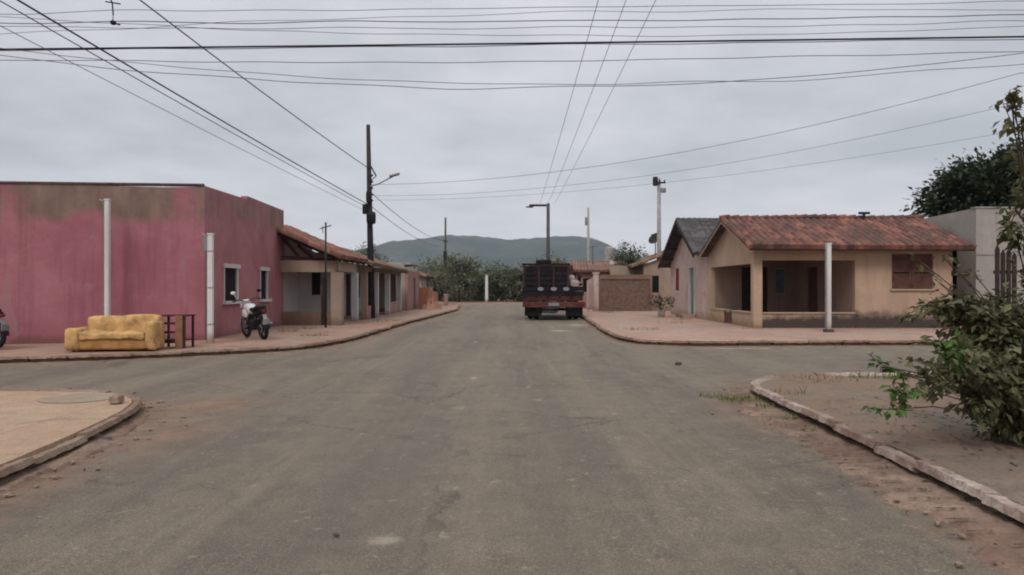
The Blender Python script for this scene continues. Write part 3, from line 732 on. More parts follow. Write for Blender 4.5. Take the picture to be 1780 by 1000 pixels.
# ------------------------------------------------------------ motorcycle (local frame: front = +x)
def motorcycle(loc, rz, label, grp='motorcycles parked by the pink building'):
    t = thing('motorcycle', label, 'motorcycle', (0, 0, 0), grp)
    def wheel(x, w):
        bm = B(); torus(bm, (x, 0, .30), (0, 1, 0), .255, .05, 30, 8); wh = obj('wheel', bm, RUBBER, t, True)
        bm = B(); torus(bm, (x, 0, .30), (0, 1, 0), .20, .014, 30, 6); tube(bm, [(x, -.07, .3), (x, .07, .3)], .05, 12)
        for k in range(6):
            a = k*math.pi/3; bar(bm, (x+.04*math.cos(a), 0, .3+.04*math.sin(a)), (x+.2*math.cos(a), 0, .3+.2*math.sin(a)), .02, .025)
        obj('rim', bm, METAL_G if x > 0 else METAL_D, wh, True)
        bm = B(); tube(bm, [(x, .055, .3), (x, .062, .3)], .11, 18); obj('brake_disc', bm, METAL_G, wh)
    wheel(.64, .08); wheel(-.62, .1)
    bm = B()
    for s in (-.09, .09): tube(bm, [(.64, s, .30), (.50, s, .62), (.40, s, .92)], .022, 8)
    bar(bm, (.45, -.11, .78), (.45, .11, .78), .05, .04); obj('front_fork', bm, METAL_G, t)
    bm = B()
    for i in range(9):
        a = R(20+i*15); p = Vector((.64+.33*math.cos(a), 0, .30+.33*math.sin(a)))
        a2 = R(20+(i+1)*15); p2 = Vector((.64+.33*math.cos(a2), 0, .30+.33*math.sin(a2))); bar(bm, p, p2, .11, .012)
    obj('front_mudguard', bm, WHITEP, t)
    bm = B(); tube(bm, [(.40, 0, .86), (.1, 0, .66), (-.25, 0, .60), (-.62, 0, .72)], .025, 8)
    tube(bm, [(.40, 0, .8), (.28, 0, .35), (-.1, 0, .26), (-.25, 0, .6)], .022, 8)
    for s in (-.1, .1): tube(bm, [(-.2, s*.8, .33), (-.62, s, .30)], .02, 8)
    obj('frame', bm, METAL_D, t)
    bm = B(); rbox(bm, -.12, .25, -.13, .13, .24, .52, r=.06, cuts=4); tube(bm, [(.1, 0, .45), (.22, 0, .66)], .085, 14)
    for k in range(5): a = .47+k*.035; box(bm, .02+k*.018, .24+k*.018, -.1, .1, a, a+.012)
    obj('engine', bm, METAL_D, t, False)
    bm = B(); rbox(bm, -.08, .38, -.14, .14, .66, .90, r=.09, cuts=5)
    for v in bm.verts:
        if v.co.x > .1: v.co.z += .04
    rbox(bm, .16, .42, -.165, .165, .56, .80, r=.06, cuts=4)
    obj('fuel_tank', bm, WHITEP, t, True)
    bm = B(); rbox(bm, -.70, -.06, -.13, .13, .74, .85, r=.05, cuts=5)
    for v in bm.verts:
        if v.co.x < -.45: v.co.z += .06
    obj('seat', bm, BLACKP, t, True)
    bm = B(); rbox(bm, -.78, -.22, -.11, .11, .62, .76, r=.05, cuts=4)
    for v in bm.verts: v.co.z += max(0, -.4-v.co.x)*.25
    obj('tail_cowl', bm, BLACKP, t, True)
    bm = B(); rbox(bm, -.86, -.77, -.06, .06, .72, .79, r=.02, cuts=2); obj('tail_light', bm, simple('red_lens', (.12, .02, .018), .3) if 'red_lens' not in MATS else MATS['red_lens'], t, True)
    bm = B(); box(bm, -.93, -.90, -.09, .09, .42, .56); bar(bm, (-.8, 0, .68), (-.91, 0, .5), .1, .015); obj('rear_plate', bm, METAL_G, t)
    bm = B()
    for i in range(7):
        a = R(60+i*17); a2 = R(60+(i+1)*17)
        bar(bm, (-.62+.33*math.cos(a), 0, .3+.33*math.sin(a)), (-.62+.33*math.cos(a2), 0, .3+.33*math.sin(a2)), .14, .012)
    obj('rear_mudguard', bm, BLACKP, t)
    bm = B(); rbox(bm, .46, .60, -.13, .13, .82, 1.05, r=.05, cuts=4)
    for v in bm.verts:
        if v.co.z > .98: v.co.x -= .06
    hl = obj('headlight_cowl', bm, WHITEP, t, True)
    bm = B(); sphere(bm, (.60, 0, .91), (.025, .08, .07), 8); obj('headlight', bm, LAMPW, hl, True)
    bm = B(); tube(bm, [(.30, -.38, 1.04), (.38, -.22, 1.06), (.42, 0, 1.0), (.38, .22, 1.06), (.30, .38, 1.04)], .014, 8); obj('handlebar', bm, METAL_D, t)
    for s in (-1, 1):
        bm = B(); tube(bm, [(.345, s*.29, 1.05), (.285, s*.40, 1.035)], .02, 8); obj('grip', bm, BLACKP, t)
        bm = B(); tube(bm, [(.37, s*.25, 1.05), (.36, s*.33, 1.22)], .007, 6); sphere(bm, (.36, s*.35, 1.26), (.02, .07, .045), 7); obj('mirror', bm, WHITEP if s > 0 else BLACKP, t, True)
        bm = B(); bar(bm, (-.02, s*.12, .3), (-.02, s*.27, .3), .03, .03); obj('foot_peg', bm, BLACKP, t)
    bm = B(); tube(bm, [(.25, -.1, .4), (.15, -.14, .24), (-.3, -.17, .27), (-.75, -.19, .42)], .028, 8, .045); obj('exhaust', bm, METAL_G, t, True)
    bm = B(); tube(bm, [(-.05, .1, .3), (-.12, .3, .01)], .012, 6); obj('side_stand', bm, METAL_D, t)
    t.location = loc; t.rotation_euler = (R(-6), 0, rz); return t
motorcycle((-6.9, 19.9, GZ), R(129), 'white and black motorcycle on its side stand below the windows of the pink building')
def copy_tree(o, parent=None):
    c = o.copy(); COL.objects.link(c); c.parent = parent
    for ch in list(o.children): copy_tree(ch, c)
    return c
mc = copy_tree(bpy.data.objects['motorcycle']); mc.location = (-12.0, 16.45, GZ); mc.rotation_euler = (0, 0, R(165))
mc['label'] = 'motorcycle cut by the left edge of the photo, beside the pink wall'

# ------------------------------------------------------------ left row of low houses
h1 = thing('rafter_house', 'low house with open dark rafters and a white porch wall beside the pink building', 'house', (-7.4, 29, GZ))
bm = B(); wall(bm, (-6.45, 26.85), (-8.45, 26.85), GZ-.05, .62, -.14)                    # dwarf wall facing the crossing
obj('low_wall', bm, BROWNW, h1)
bm = B(); box(bm, -8.42, -6.42, 26.8, 27.02, 2.06, 2.48); box(bm, -6.55, -6.36, 27.022, 30.3, 2.1, 2.46); obj('beam', bm, TAN, h1)
bm = B(); box(bm, -6.56, -6.16, 26.76, 27.12, GZ-.02, 2.058); obj('pillar', bm, TAN, h1)
bm = B(); box(bm, -6.92, -6.76, 26.8, 26.98, GZ-.02, 2.058); obj('pillar', bm, WOOD_D, h1)
bm = B(); box(bm, -6.5, -6.26, 29.9, 30.15, GZ-.02, 2.098); obj('pillar', bm, WHT, h1)
bm = B(); wall(bm, (-8.6, 29.4), (-6.95, 29.4), GZ-.05, 2.9, .15, holes=[(.62, .98, 1.2, 2.1)]); obj('porch_wall', bm, WHT, h1)
pane_window(h1, -7.98, -7.62, 29.4, 29.55, 1.2, 2.1, WOOD_P, GLASS, 'x')
bm = B(); wall(bm, (-8.61, 31.4), (-8.61, 27.25), GZ-.05, 3.4, .12); obj('side_wall', bm, WHT, h1)
rf = B(); roof(rf, (-6.05, 26.2, 2.62), (-6.05, 31.0, 2.62), (-9.3, 26.2, 4.02), (-9.3, 31.0, 4.02)); rf_o = obj('roof', rf, ORANGE_TILE, h1)
for k in range(5):
    bm = B(); yy = 26.45+k*1.05
    bar(bm, (-6.1, yy, 2.48), (-9.2, yy, 3.81), .07, .13); obj('rafter', bm, WOOD_D, h1)
bm = B()
for k in range(6): u = k/5; bar(bm, (-6.15-u*3, 26.25, 2.55+u*1.29), (-6.15-u*3, 30.9, 2.55+u*1.29), .05, .04)
obj('batten', bm, WOOD_R, h1)
bm = B(); bar(bm, (-6.45, 26.9, 2.5), (-8.4, 26.9, 2.62), .06, .1); bar(bm, (-7.2, 26.9, 2.52), (-7.8, 26.9, 3.05), .07, .1); bar(bm, (-7.7, 26.9, 2.56), (-8.3, 26.9, 3.25), .07, .1)
obj('truss', bm, WOOD_P, h1)
bm = B(); wall(bm, (-8.4, 27.3), (-6.9, 27.3), 2.5, lambda u: 3.3-.43*u, .05, holes=[]); obj('gable_panel', bm, WHT_PINK, h1)

h2 = thing('verandah_house', 'long low house with white verandah pillars behind the main utility pole', 'house', (-7.4, 35, GZ))
bm = B(); wall(bm, (-7.9, 41.5), (-7.9, 31.5), GZ-.05, 2.7, -.15, holes=[(1.1, 2.1, GZ-.04, 2.15), (3.1, 4.2, 1.0, 2.1), (5.2, 6.3, GZ-.04, 2.15), (7.6, 8.9, 1.0, 2.1)]); obj('wall', bm, WHT, h2)
for (a, b, z0, mt, nm) in ((39.4, 40.4, GZ, WOOD_D, 'door'), (35.2, 36.3, GZ, WOOD_D, 'door')):
    bm = B(); box(bm, -8.0, -7.95, a+.003, b-.003, z0, 2.147); obj(nm, bm, mt, h2)
pane_window(h2, -8.0, -7.92, 37.303, 38.397, 1.003, 2.097, WOOD_P, GLASS, 'y'); pane_window(h2, -8.0, -7.92, 32.603, 33.897, 1.003, 2.097, WHT, GLASSB, 'y')
for yy, mt in ((31.6, TAN), (34.2, WHT), (37.4, WHT), (41.2, WHT)):
    bm = B(); box(bm, -6.42, -6.18, yy-.12, yy+.12, GZ-.02, 2.2); obj('pillar', bm, mt, h2)
bm = B(); wall(bm, (-6.24, 41.0), (-6.24, 37.6), GZ-.05, .75, -.12); obj('low_wall', bm, PINKW, h2)
bm = B(); wall(bm, (-6.24, 34.0), (-6.24, 32.0), GZ-.05, .7, -.12); obj('low_wall', bm, PINKW, h2)
bm = B(); box(bm, -6.42, -6.2, 31.48, 41.4, 2.202, 2.42); obj('beam', bm, TAN, h2)
bm = B(); box(bm, -11, -6.5, 41.35, 41.5, GZ-.05, 2.6); obj('end_wall', bm, TAN, h2)
rf = B(); roof(rf, (-5.85, 31.1, 2.5), (-5.85, 41.7, 2.42), (-9.4, 31.1, 3.75), (-9.4, 41.7, 3.65)); obj('roof', rf, BROWN_TILE, h2)
bm = B(); box(bm, -5.9, -5.86, 31.15, 41.6, 2.28, 2.37); obj('fascia', bm, WOOD_D, h2)

h3 = thing('faded_pink_house', 'small flat-roofed house with faded pink side wall beyond the verandah', 'house', (-7, 44, GZ))
bm = B(); wall(bm, (-9.4, 43.2), (-6.3, 43.2), GZ-.05, 2.85, .2); obj('end_wall', bm, GREY, h3)
bm = B(); wall(bm, (-6.1, 48.4), (-6.1, 43.195), GZ-.05, 2.5, -.2, holes=[(1.6, 2.6, GZ-.04, 2.1)]); obj('street_wall', bm, PINKW, h3)
bm = B(); box(bm, -6.33, -6.28, 45.8, 46.8, GZ, 2.09); obj('door', bm, WOOD_D, h3)
bm = B(); box(bm, -9.6, -5.9, 43.5, 48.6, 2.86, 2.98); obj('flat_roof', bm, CONC_L, h3)
h4 = thing('brick_wall', 'unplastered red brick wall with stepped top on the left near the street end', 'wall', (-6.3, 50, GZ))
bm = B()
for k, (a, b, t_) in enumerate(((-7.6, -6.9, 2.0), (-6.9, -6.2, 1.85), (-6.2, -5.6, 1.5))): box(bm, a+.002, b, 49.4, 49.6, GZ-.05, t_)
wall(bm, (-5.6, 56), (-5.6, 49.39), GZ-.05, lambda u: 1.1+.35*(u/6.6), -.18, extra=[1, 2, 3, 4, 5])
obj('brickwork', bm, BRICKY, h4)
h5 = thing('far_left_house', 'grey house with pale lean-to roof behind the red brick wall', 'house', (-8, 56, GZ))
bm = B(); wall(bm, (-12, 53.8), (-6.6, 53.8), GZ-.05, 2.5, .2); wall(bm, (-6.6, 54.005), (-6.6, 62), GZ-.05, 2.3, .2); obj('wall', bm, GREY, h5)
rf = B(); roof(rf, (-6.2, 53.3, 2.35), (-6.2, 62.5, 2.35), (-9.8, 53.3, 3.3), (-9.8, 62.5, 3.3)); obj('roof', rf, BROWN_TILE, h5)
# heap of broken bricks and earth in front of the brick wall
def heap(name, c, r, h, mat, label, cat, n=14, seed=0):
    bm = B(); rnd = random.Random(seed); rings = []
    for j in range(n+1):
        f = j/n; rings.append([bm.verts.new((c[0]+math.cos(a)*r[0]*f, c[1]+math.sin(a)*r[1]*f, c[2]+h*max(0, (1-f**1.5))*(1+.5*mnoise.noise(Vector((math.cos(a)*f*4, math.sin(a)*f*4, seed))))-.02)) for a in [2*math.pi*k/28 for k in range(28)]])
    for j in range(n):
        for k in range(28): bm.faces.new((rings[j][k], rings[j][(k+1) % 28], rings[j+1][(k+1) % 28], rings[j+1][k]))
    return bm
bm = heap('rubble', (-5.2, 47.6, GZ), (.7, 2.2), .75, None, '', '')
o = solo('rubble_heap', bm, paving('brick_rubble', (.26, .13, .085), (.36, .20, .135), (.27, .11, .07), .6), 'heap of orange brick rubble on the left pavement before the brick wall', 'heap', (-5.2, 47.6, GZ))

# ------------------------------------------------------------ ochre corner house on the right
h = thing('ochre_house', 'ochre corner house with red clay tile roof and dark open porch', 'house', (8.2, 25, GZ))

bm = B(); wall(bm, (8.462, 25.0), (15.05, 25.0), GZ-.06, 3.0, .18, holes=[(0, 3.14, .62, 2.42), (4.38, 5.78, 1.45, 2.64)]); obj('front_wall', bm, YEL, h)
def gtop(u): return 3.98-.367*abs(u-3.3)
bm = B(); wall(bm, (8.18, 31.0), (8.18, 25.262), GZ-.06, gtop, .18, holes=[(.6, 5.738, .62, 2.32), (2.6, 3.5, GZ-.02, .62)], extra=[3.3]); obj('gable_wall', bm, YEL_CLEAN, h)
bm = B(); box(bm, 8.16, 8.46, 24.98, 25.26, GZ-.06, 3.05); obj('corner_pillar', bm, YEL_CLEAN, h)
bm = B(); box(bm, 8.14, 8.40, 25.27, 27.48, .622, .66); box(bm, 8.14, 8.40, 28.42, 30.38, .622, .66); box(bm, 8.47, 11.59, 24.96, 25.2, .622, .66); obj('wall_coping', bm, YEL_CLEAN, h)
bm = B(); box(bm, 8.2, 11.6, 25.1, 30.45, GZ-.02, .28); obj('porch_floor', bm, M_PAV_RED, h)
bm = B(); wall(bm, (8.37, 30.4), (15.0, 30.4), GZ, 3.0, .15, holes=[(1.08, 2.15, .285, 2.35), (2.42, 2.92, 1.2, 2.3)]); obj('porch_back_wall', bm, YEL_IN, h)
bm = B(); box(bm, 9.46, 10.51, 30.47, 30.52, .29, 2.34); obj('door', bm, WOOD_D, h)
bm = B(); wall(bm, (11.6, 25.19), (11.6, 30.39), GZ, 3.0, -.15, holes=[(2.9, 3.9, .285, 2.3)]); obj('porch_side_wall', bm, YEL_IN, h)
bm = B(); box(bm, 11.66, 11.7, 28.1, 29.08, .29, 2.29); obj('door', bm, WOOD_R, h)
pane_window(h, 10.8, 11.28, 30.44, 30.5, 1.21, 2.29, GREY, GLASSB, 'x', n=0)
bm = B(); box(bm, 8.37, 15.0, 25.19, 30.98, 2.86, 2.9); obj('ceiling', bm, WOOD_R, h)
bm = B(); wall(bm, (15.053, 25.0), (15.053, 31.0), GZ, lambda u: 3.98-.367*abs(u-2.7), .16, extra=[2.7]); obj('end_wall', bm, YEL, h)
bm = B(); wall(bm, (15.0, 31.0), (8.37, 31.0), GZ, 2.8, .1); obj('rear_wall', bm, YEL, h)
# louvred window shutters
sh_mat = WOOD_R
for (a, b) in ((12.85, 13.53), (13.55, 14.23)):
    bm = B()
    for (p, q_) in ((a, a+.06), (b-.06, b)): box(bm, p, q_, 25.03, 25.075, 1.46, 2.63)
    for zz_ in (1.46, 2.02, 2.57): box(bm, a+.06, b-.06, 25.03, 25.075, zz_, zz_+.06)
    for k in range(24):
        zq = 1.54+k*.046
        if 1.99 < zq < 2.09 or zq > 2.56: continue
        bar(bm, (a+.06, 25.05, zq), (b-.06, 25.05, zq), .012, .04)
    obj('shutter', bm, sh_mat, h)
bm = B(); box(bm, 12.84, 14.24, 25.1, 25.13, 1.452, 2.638); obj('window_back', bm, VOID, h)
bm = B(); box(bm, 12.78, 14.3, 24.93, 25.02, 1.40, 1.448); obj('sill', bm, YEL_CLEAN, h)
rf = B(); roof(rf, (7.8, 24.35, 2.87), (15.3, 24.35, 2.84), (7.8, 27.7, 4.08), (15.3, 27.7, 4.07), pitch=.24); obj('roof', rf, RED_TILE, h)
rf = B(); roof(rf, (7.8, 30.95, 2.87), (15.3, 30.95, 2.87), (7.8, 27.72, 4.06), (15.3, 27.72, 4.05)); obj('roof', rf, GREY_TILE, h)
bm = B()
for k in range(21):
    a = 7.78+k*.362; zr = 4.13-.02*math.sin(k*.5)
    tube(bm, [(a, 27.7, zr-.02), (a+.37, 27.7, zr+.012)], .085, 8, .10)
obj('ridge_tiles', bm, RED_TILE, h)
bm = B(); bar(bm, (7.83, 24.4, 2.80), (7.83, 27.7, 4.0), .035, .15); bar(bm, (7.83, 30.9, 2.80), (7.83, 27.7, 3.99), .035, .15); obj('bargeboard', bm, YEL_CLEAN, h)
bm = B(); bar(bm, (15.28, 24.4, 2.77), (15.28, 27.7, 3.98), .035, .15); obj('bargeboard', bm, WOOD_D, h)
bm = B(); bar(bm, (7.86, 24.42, 2.77), (15.25, 24.42, 2.75), .03, .09); obj('fascia', bm, WOOD_D, h)
for k in range(16):
    bm = B(); xx = 8.0+k*.46; bar(bm, (xx, 24.45, 2.79), (xx, 25.15, 3.04), .05, .08); obj('rafter', bm, WOOD_D, h)
bm = B(); tube(bm, [(13.1, 27.5, 4.1), (13.1, 27.5, 4.26)], .05, 8); tube(bm, [(12.9, 27.5, 4.27), (13.3, 27.5, 4.27)], .05, 8); obj('roof_vent', bm, METAL_D, h)
bm = B(); box(bm, 8.16, 8.19, 28.35, 28.44, GZ, .64); box(bm, 8.17, 8.21, 27.52, 28.34, .2, .58); obj('gate', bm, WOOD_R, h)
service_post(9.72, 22.7, 2.83, 'thin white post on the pavement in front of the ochre house porch', .12, False)
bm = B(); box(bm, 9.6, 9.84, 22.58, 22.82, GZ-.02, GZ+.09); obj('footing', bm, CONC, bpy.data.objects['service_post.002'])

# gabled neighbour with the sooty roof
g2 = thing('gabled_house', 'white and pink gabled house with sooty grey tiles, left neighbour of the ochre house', 'house', (8.2, 34.6, GZ))
bm = B(); wall(bm, (8.2, 38.2), (8.2, 31.1), GZ-.06, lambda u: 4.5-.5*abs(u-3.6), .18, holes=[(1.1, 1.9, 1.35, 2.45), (4.1, 5.0, GZ-.02, 2.4)], extra=[3.6]); obj('gable_wall', bm, WHT_PINK, g2)
bm = B(); wall(bm, (12.5, 38.2), (8.37, 38.2), GZ, 2.7, -.16); obj('rear_wall', bm, WHT_PINK, g2)
bm = B(); box(bm, 8.26, 8.3, 33.21, 34.09, GZ, 2.39); obj('door', bm, GLASSB, g2)
bm = B(); box(bm, 8.16, 8.26, 33.1, 33.2, GZ, 2.46); box(bm, 8.16, 8.26, 34.1, 34.2, GZ, 2.46); box(bm, 8.16, 8.26, 33.2, 34.1, 2.4, 2.46); obj('door_frame', bm, WHT, g2)
wr = simple('red_shutter_paint', (.20, .02, .02), .6, .2)
bm = B(); box(bm, 8.23, 8.27, 36.302, 37.098, 1.352, 2.448)
for k in range(12): bar(bm, (8.22, 36.33, 1.42+k*.085), (8.22, 37.07, 1.42+k*.085), .015, .05)
obj('shutter', bm, wr, g2)
rf = B(); roof(rf, (7.65, 31.15, 2.96), (12.8, 31.15, 2.96), (7.65, 34.6, 4.72), (12.8, 34.6, 4.72), pitch=.26, amp=.05); obj('roof', rf, GREY_TILE, g2)
rf = B(); roof(rf, (7.65, 38.8, 2.62), (12.8, 38.8, 2.62), (7.65, 34.62, 4.70), (12.8, 34.62, 4.70)); obj('roof', rf, GREY_TILE, g2)
bm = B(); bar(bm, (7.67, 31.2, 2.85), (7.67, 34.6, 4.58), .05, .2); bar(bm, (7.67, 38.7, 2.55), (7.67, 34.6, 4.58), .05, .2); obj('bargeboard', bm, WOOD_D, g2)
for yy in (31.6, 32.6, 33.6, 35.6, 36.6, 37.6):
    bm = B(); zz_ = 4.5-.5*abs(yy-34.6); box(bm, 7.7, 8.2, yy-.04, yy+.04, zz_-.12, zz_-.02); obj('outrigger', bm, WOOD_D, g2)
bm = B(); box(bm, 7.6, 8.18, 33.0, 34.3, GZ-.01, GZ+.16); obj('doorstep', bm, M_PAV_RED, g2)

# tall grey building on the right
g3 = thing('grey_building', 'tall plain grey building beside the right end of the ochre house', 'building', (16, 25.2, GZ))
bm = B(); wall(bm, (15.88, 25.3), (30, 25.3), GZ-.06, 4.22, .2, extra=[2, 5, 9]); obj('front_wall', bm, GREY, g3)
bm = B(); wall(bm, (15.88, 28.7), (15.88, 25.501), GZ-.06, lambda u: 4.22-.02*(3.2-u), .2); obj('side_wall', bm, GREY, g3)
bm = B(); box(bm, 16.1, 30, 25.5, 28.7, 3.7, 3.8); obj('flat_roof', bm, CONC_L, g3)
bm = B(); box(bm, 15.86, 30, 25.27, 25.299, 2.62, 2.66); obj('ledge', bm, GREY, g3)
bm = B(); box(bm, 15.84, 30, 25.26, 25.54, 4.222, 4.26); obj('coping', bm, CONC_L, g3)
# palings
pl = thing('paling_gate', 'dark wooden palings with pointed tops standing before the grey building', 'fence', (14.4, 21.6, GZ))
for k in range(4):
    bm = B(); x0 = 14.12+k*.165; tp = (2.62, 2.48, 2.52, 2.4)[k]
    box(bm, x0, x0+.12, 21.58, 21.62, GZ, tp)
    a = [bm.verts.new(v) for v in ((x0, 21.58, tp+.001), (x0+.12, 21.58, tp+.001), (x0+.06, 21.58, tp+.13), (x0, 21.62, tp+.001), (x0+.12, 21.62, tp+.001), (x0+.06, 21.62, tp+.13))]
    for f in ((0, 1, 2), (5, 4, 3), (0, 3, 4, 1), (1, 4, 5, 2), (2, 5, 3, 0)): bm.faces.new([a[i] for i in f])
    obj('paling', bm, WOOD_D, pl)
bm = B(); box(bm, 14.1, 14.78, 21.622, 21.66, .7, .8); box(bm, 14.1, 14.78, 21.622, 21.66, 1.9, 2.0); obj('rail', bm, WOOD_D, pl)

# things beyond the gabled house
g4 = thing('brown_street_wall', 'low brown wall with ribbed shutter between the truck and the gabled house', 'wall', (6.4, 43, GZ))
bm = B(); wall(bm, (5.05, 42.9), (8.1, 42.9), GZ-.05, 2.24, .18, holes=[(.1, 2.95, GZ-.03, 1.98)]); obj('wall', bm, BROWNW, g4)
bm = B(); box(bm, 5.15, 8.0, 42.98, 43.0, GZ, 1.98)
for k in range(15): bar(bm, (5.16, 42.97, GZ+.08+k*.12), (7.99, 42.97, GZ+.08+k*.12), .03, .045)
obj('shutter', bm, simple('brown_shutter', (.175, .11, .085), .6, .3), g4)
bm = B(); box(bm, 4.72, 5.02, 42.8, 43.1, GZ-.05, 2.3); box(bm, 4.68, 5.06, 42.76, 43.14, 2.302, 2.38); obj('gate_pillar', bm, WHT_PINK, g4)
g5 = thing('leaning_gate', 'pale pinkish gate leaf swung open beside the brown wall behind the truck', 'gate', (4.4, 42, GZ))
bm = B(); bar(bm, (4.64, 42.7, 1.1), (4.2, 41.2, 1.0), .04, .06); bar(bm, (4.64, 42.7, 2.0), (4.2, 41.2, 1.85), .04, .06); bar(bm, (4.64, 42.7, .3), (4.2, 41.2, .25), .04, .06)
bar(bm, (4.2, 41.2, .2), (4.2, 41.2, 1.9), .05, .05); bar(bm, (4.64, 42.7, .2), (4.64, 42.7, 2.05), .05, .05)
for k in range(1, 8): u = k/8; bar(bm, (4.64-.44*u, 42.7-1.5*u, .27), (4.64-.44*u, 42.7-1.5*u, 1.95-.12*u), .1, .02)
obj('gate_leaf', bm, WHT_PINK, g5)
g6 = thing('brown_roof_house', 'small house with brown tile roof seen over the ribbed shutter wall', 'house', (6, 50, GZ))
bm = B(); wall(bm, (4.0, 48), (7.6, 48), GZ, 2.6, .15, holes=[(.6, 1.4, 1.2, 2.1)]); wall(bm, (3.99, 52), (3.99, 48), GZ, 2.6, .15); obj('wall', bm, PINKW, g6)
pane_window(g6, 4.603, 5.397, 48, 48.1, 1.203, 2.097, WOOD_D, GLASS, 'x')
rf = B(); roof(rf, (3.6, 47.6, 2.6), (7.9, 47.6, 2.6), (3.9, 50.2, 3.25), (7.6, 50.2, 3.25)); obj('roof', rf, tiles('dull_brown_tile', (.20, .10, .075), (.26, .15, .11), (.12, .08, .06)), g6)
g7 = thing('tiled_house', 'house with mossy tile roof sloping to the street behind the gabled house', 'house', (8.5, 45, GZ))
bm = B(); wall(bm, (7.7, 43.25), (12.5, 43.25), GZ, lambda u: 2.85+.37*u*.95, .15, holes=[(.5, .9, 1.2, 2.2)]); wall(bm, (7.7, 48), (7.7, 43.41), GZ, 2.8, .15); obj('wall', bm, TAN, g7)
pane_window(g7, 8.2, 8.6, 43.25, 43.35, 1.2, 2.2, WOOD_D, GLASS, 'x', n=0)
rf = B(); roof(rf, (6.95, 43.0, 2.75), (6.95, 48.5, 2.75), (11.2, 43.0, 4.35), (11.2, 48.5, 4.35)); obj('roof', rf, BROWN_TILE, g7)
g8 = thing('water_tank', 'pale water tank on a concrete stand above the far right roofs', 'water tank', (7.0, 53, GZ))
bm = B()
for a in (-.45, .45):
    for b in (-.45, .45): box(bm, 7.0+a-.08, 7.0+a+.08, 53+b-.08, 53+b+.08, GZ, 3.3)
obj('stand', bm, CONC_L, g8)
bm = B(); box(bm, 6.4, 7.6, 52.4, 53.6, 3.302, 3.42); obj('platform', bm, CONC_L, g8)
bm = B(); tube(bm, [(7, 53, 3.423), (7, 53, 4.3)], .34, 20, .38); tube(bm, [(7, 53, 4.305), (7, 53, 4.42)], .40, 20, .15); obj('tank', bm, CONC_L, g8)
g9 = thing('satellite_dish', 'dark satellite dish on a mast above the mossy tiled roof', 'satellite dish', (8.65, 44.6, 3.35))
bm = B(); tube(bm, [(8.65, 44.6, 3.3), (8.65, 44.6, 4.4)], .03, 8); obj('mast', bm, METAL_D, g9)
bm = B(); rg = []
ax = Vector((-.55, -.5, .55)).normalized(); u_ = ax.orthogonal().normalized(); v_ = ax.cross(u_)
for s, off in ((1, 0), (-1, -.02)):
    for j in range(6):
        rr = .42*j/5
        rg.append([bm.verts.new(Vector((8.65, 44.6, 4.42))+(u_*math.cos(t)+v_*math.sin(t))*max(rr, .004)+ax*(rr*rr*.55+off)) for t in [2*math.pi*k/20 for k in range(20)]])
for base in (0, 6):
    for j in range(5):
        for k in range(20): bm.faces.new((rg[base+j][k], rg[base+j][(k+1) % 20], rg[base+j+1][(k+1) % 20], rg[base+j+1][k]))
for k in range(20): bm.faces.new((rg[5][k], rg[5][(k+1) % 20], rg[11][(k+1) % 20], rg[11][k]))
obj('dish', bm, METAL_D, g9)
bm = B(); tip = Vector((8.65, 44.6, 4.42))+ax*.42
for t in (0, 2.1, 4.2): bar(bm, Vector((8.65, 44.6, 4.42))+(u_*math.cos(t)+v_*math.sin(t))*.4+ax*.09, tip, .015, .015)
sphere(bm, tip, (.05, .05, .05), 6); obj('feed_arm', bm, METAL_D, g9)
t = thing('television_antenna', 'thin television antenna on the small house with brown tile roof', 'antenna', (5.4, 49.5, 3.0))
bm = B(); tube(bm, [(5.4, 49.5, 2.95), (5.4, 49.5, 4.3)], .02, 6); obj('mast', bm, METAL_D, t)
bm = B(); bar(bm, (5.1, 49.5, 4.2), (5.8, 49.5, 4.25), .02, .02)
for k in range(5): bar(bm, (5.15+k*.14, 49.2+.03*k, 4.21+.01*k), (5.15+k*.14, 49.8-.03*k, 4.21+.01*k), .012, .012)
obj('boom', bm, METAL_D, t)
t = thing('wall', 'pale plastered wall standing behind the low brown wall with its ribbed shutter', 'wall', (8, 44.3, GZ))
bm = B(); wall(bm, (5.9, 44.4), (7.6, 44.4), GZ, lambda u: 2.75+.1*math.sin(u*3), .15, extra=[.5, 1.0, 1.4]); obj('masonry', bm, TAN, t)
bm = B(); box(bm, 5.88, 6.1, 44.36, 44.6, 2.9, 3.1); obj('cap_block', bm, WHT, t)
# potted plant
t = thing('potted_plant', 'leafy dark green plant in a pale pot beside the gabled house', 'plant', (6.95, 34.4, GZ))
bm = B(); tube(bm, [(6.95, 34.4, GZ), (6.95, 34.4, GZ+.3), (6.95, 34.4, GZ+.34)], .15, 16, .23); obj('pot', bm, WHT, t)
bm = B(); rnd = random.Random(3); sp = []
for k in range(9):
    a = rnd.uniform(0, 6.28); e = Vector((6.95+math.cos(a)*.42, 34.4+math.sin(a)*.4, GZ+rnd.uniform(.55, 1.0)))
    tube(bm, [(6.95, 34.4, GZ+.3), Vector((6.95, 34.4, GZ+.6)).lerp(e, .5), e], .012, 5)
    for _ in range(40): sp.append((e+Vector((rnd.gauss(0, .12), rnd.gauss(0, .12), rnd.gauss(0, .1)-.05)), (math.cos(a), math.sin(a), .2)))
obj('stem', bm, BARK, t); leaves('foliage', sp, L_DARK, t, .13, .45, 2)

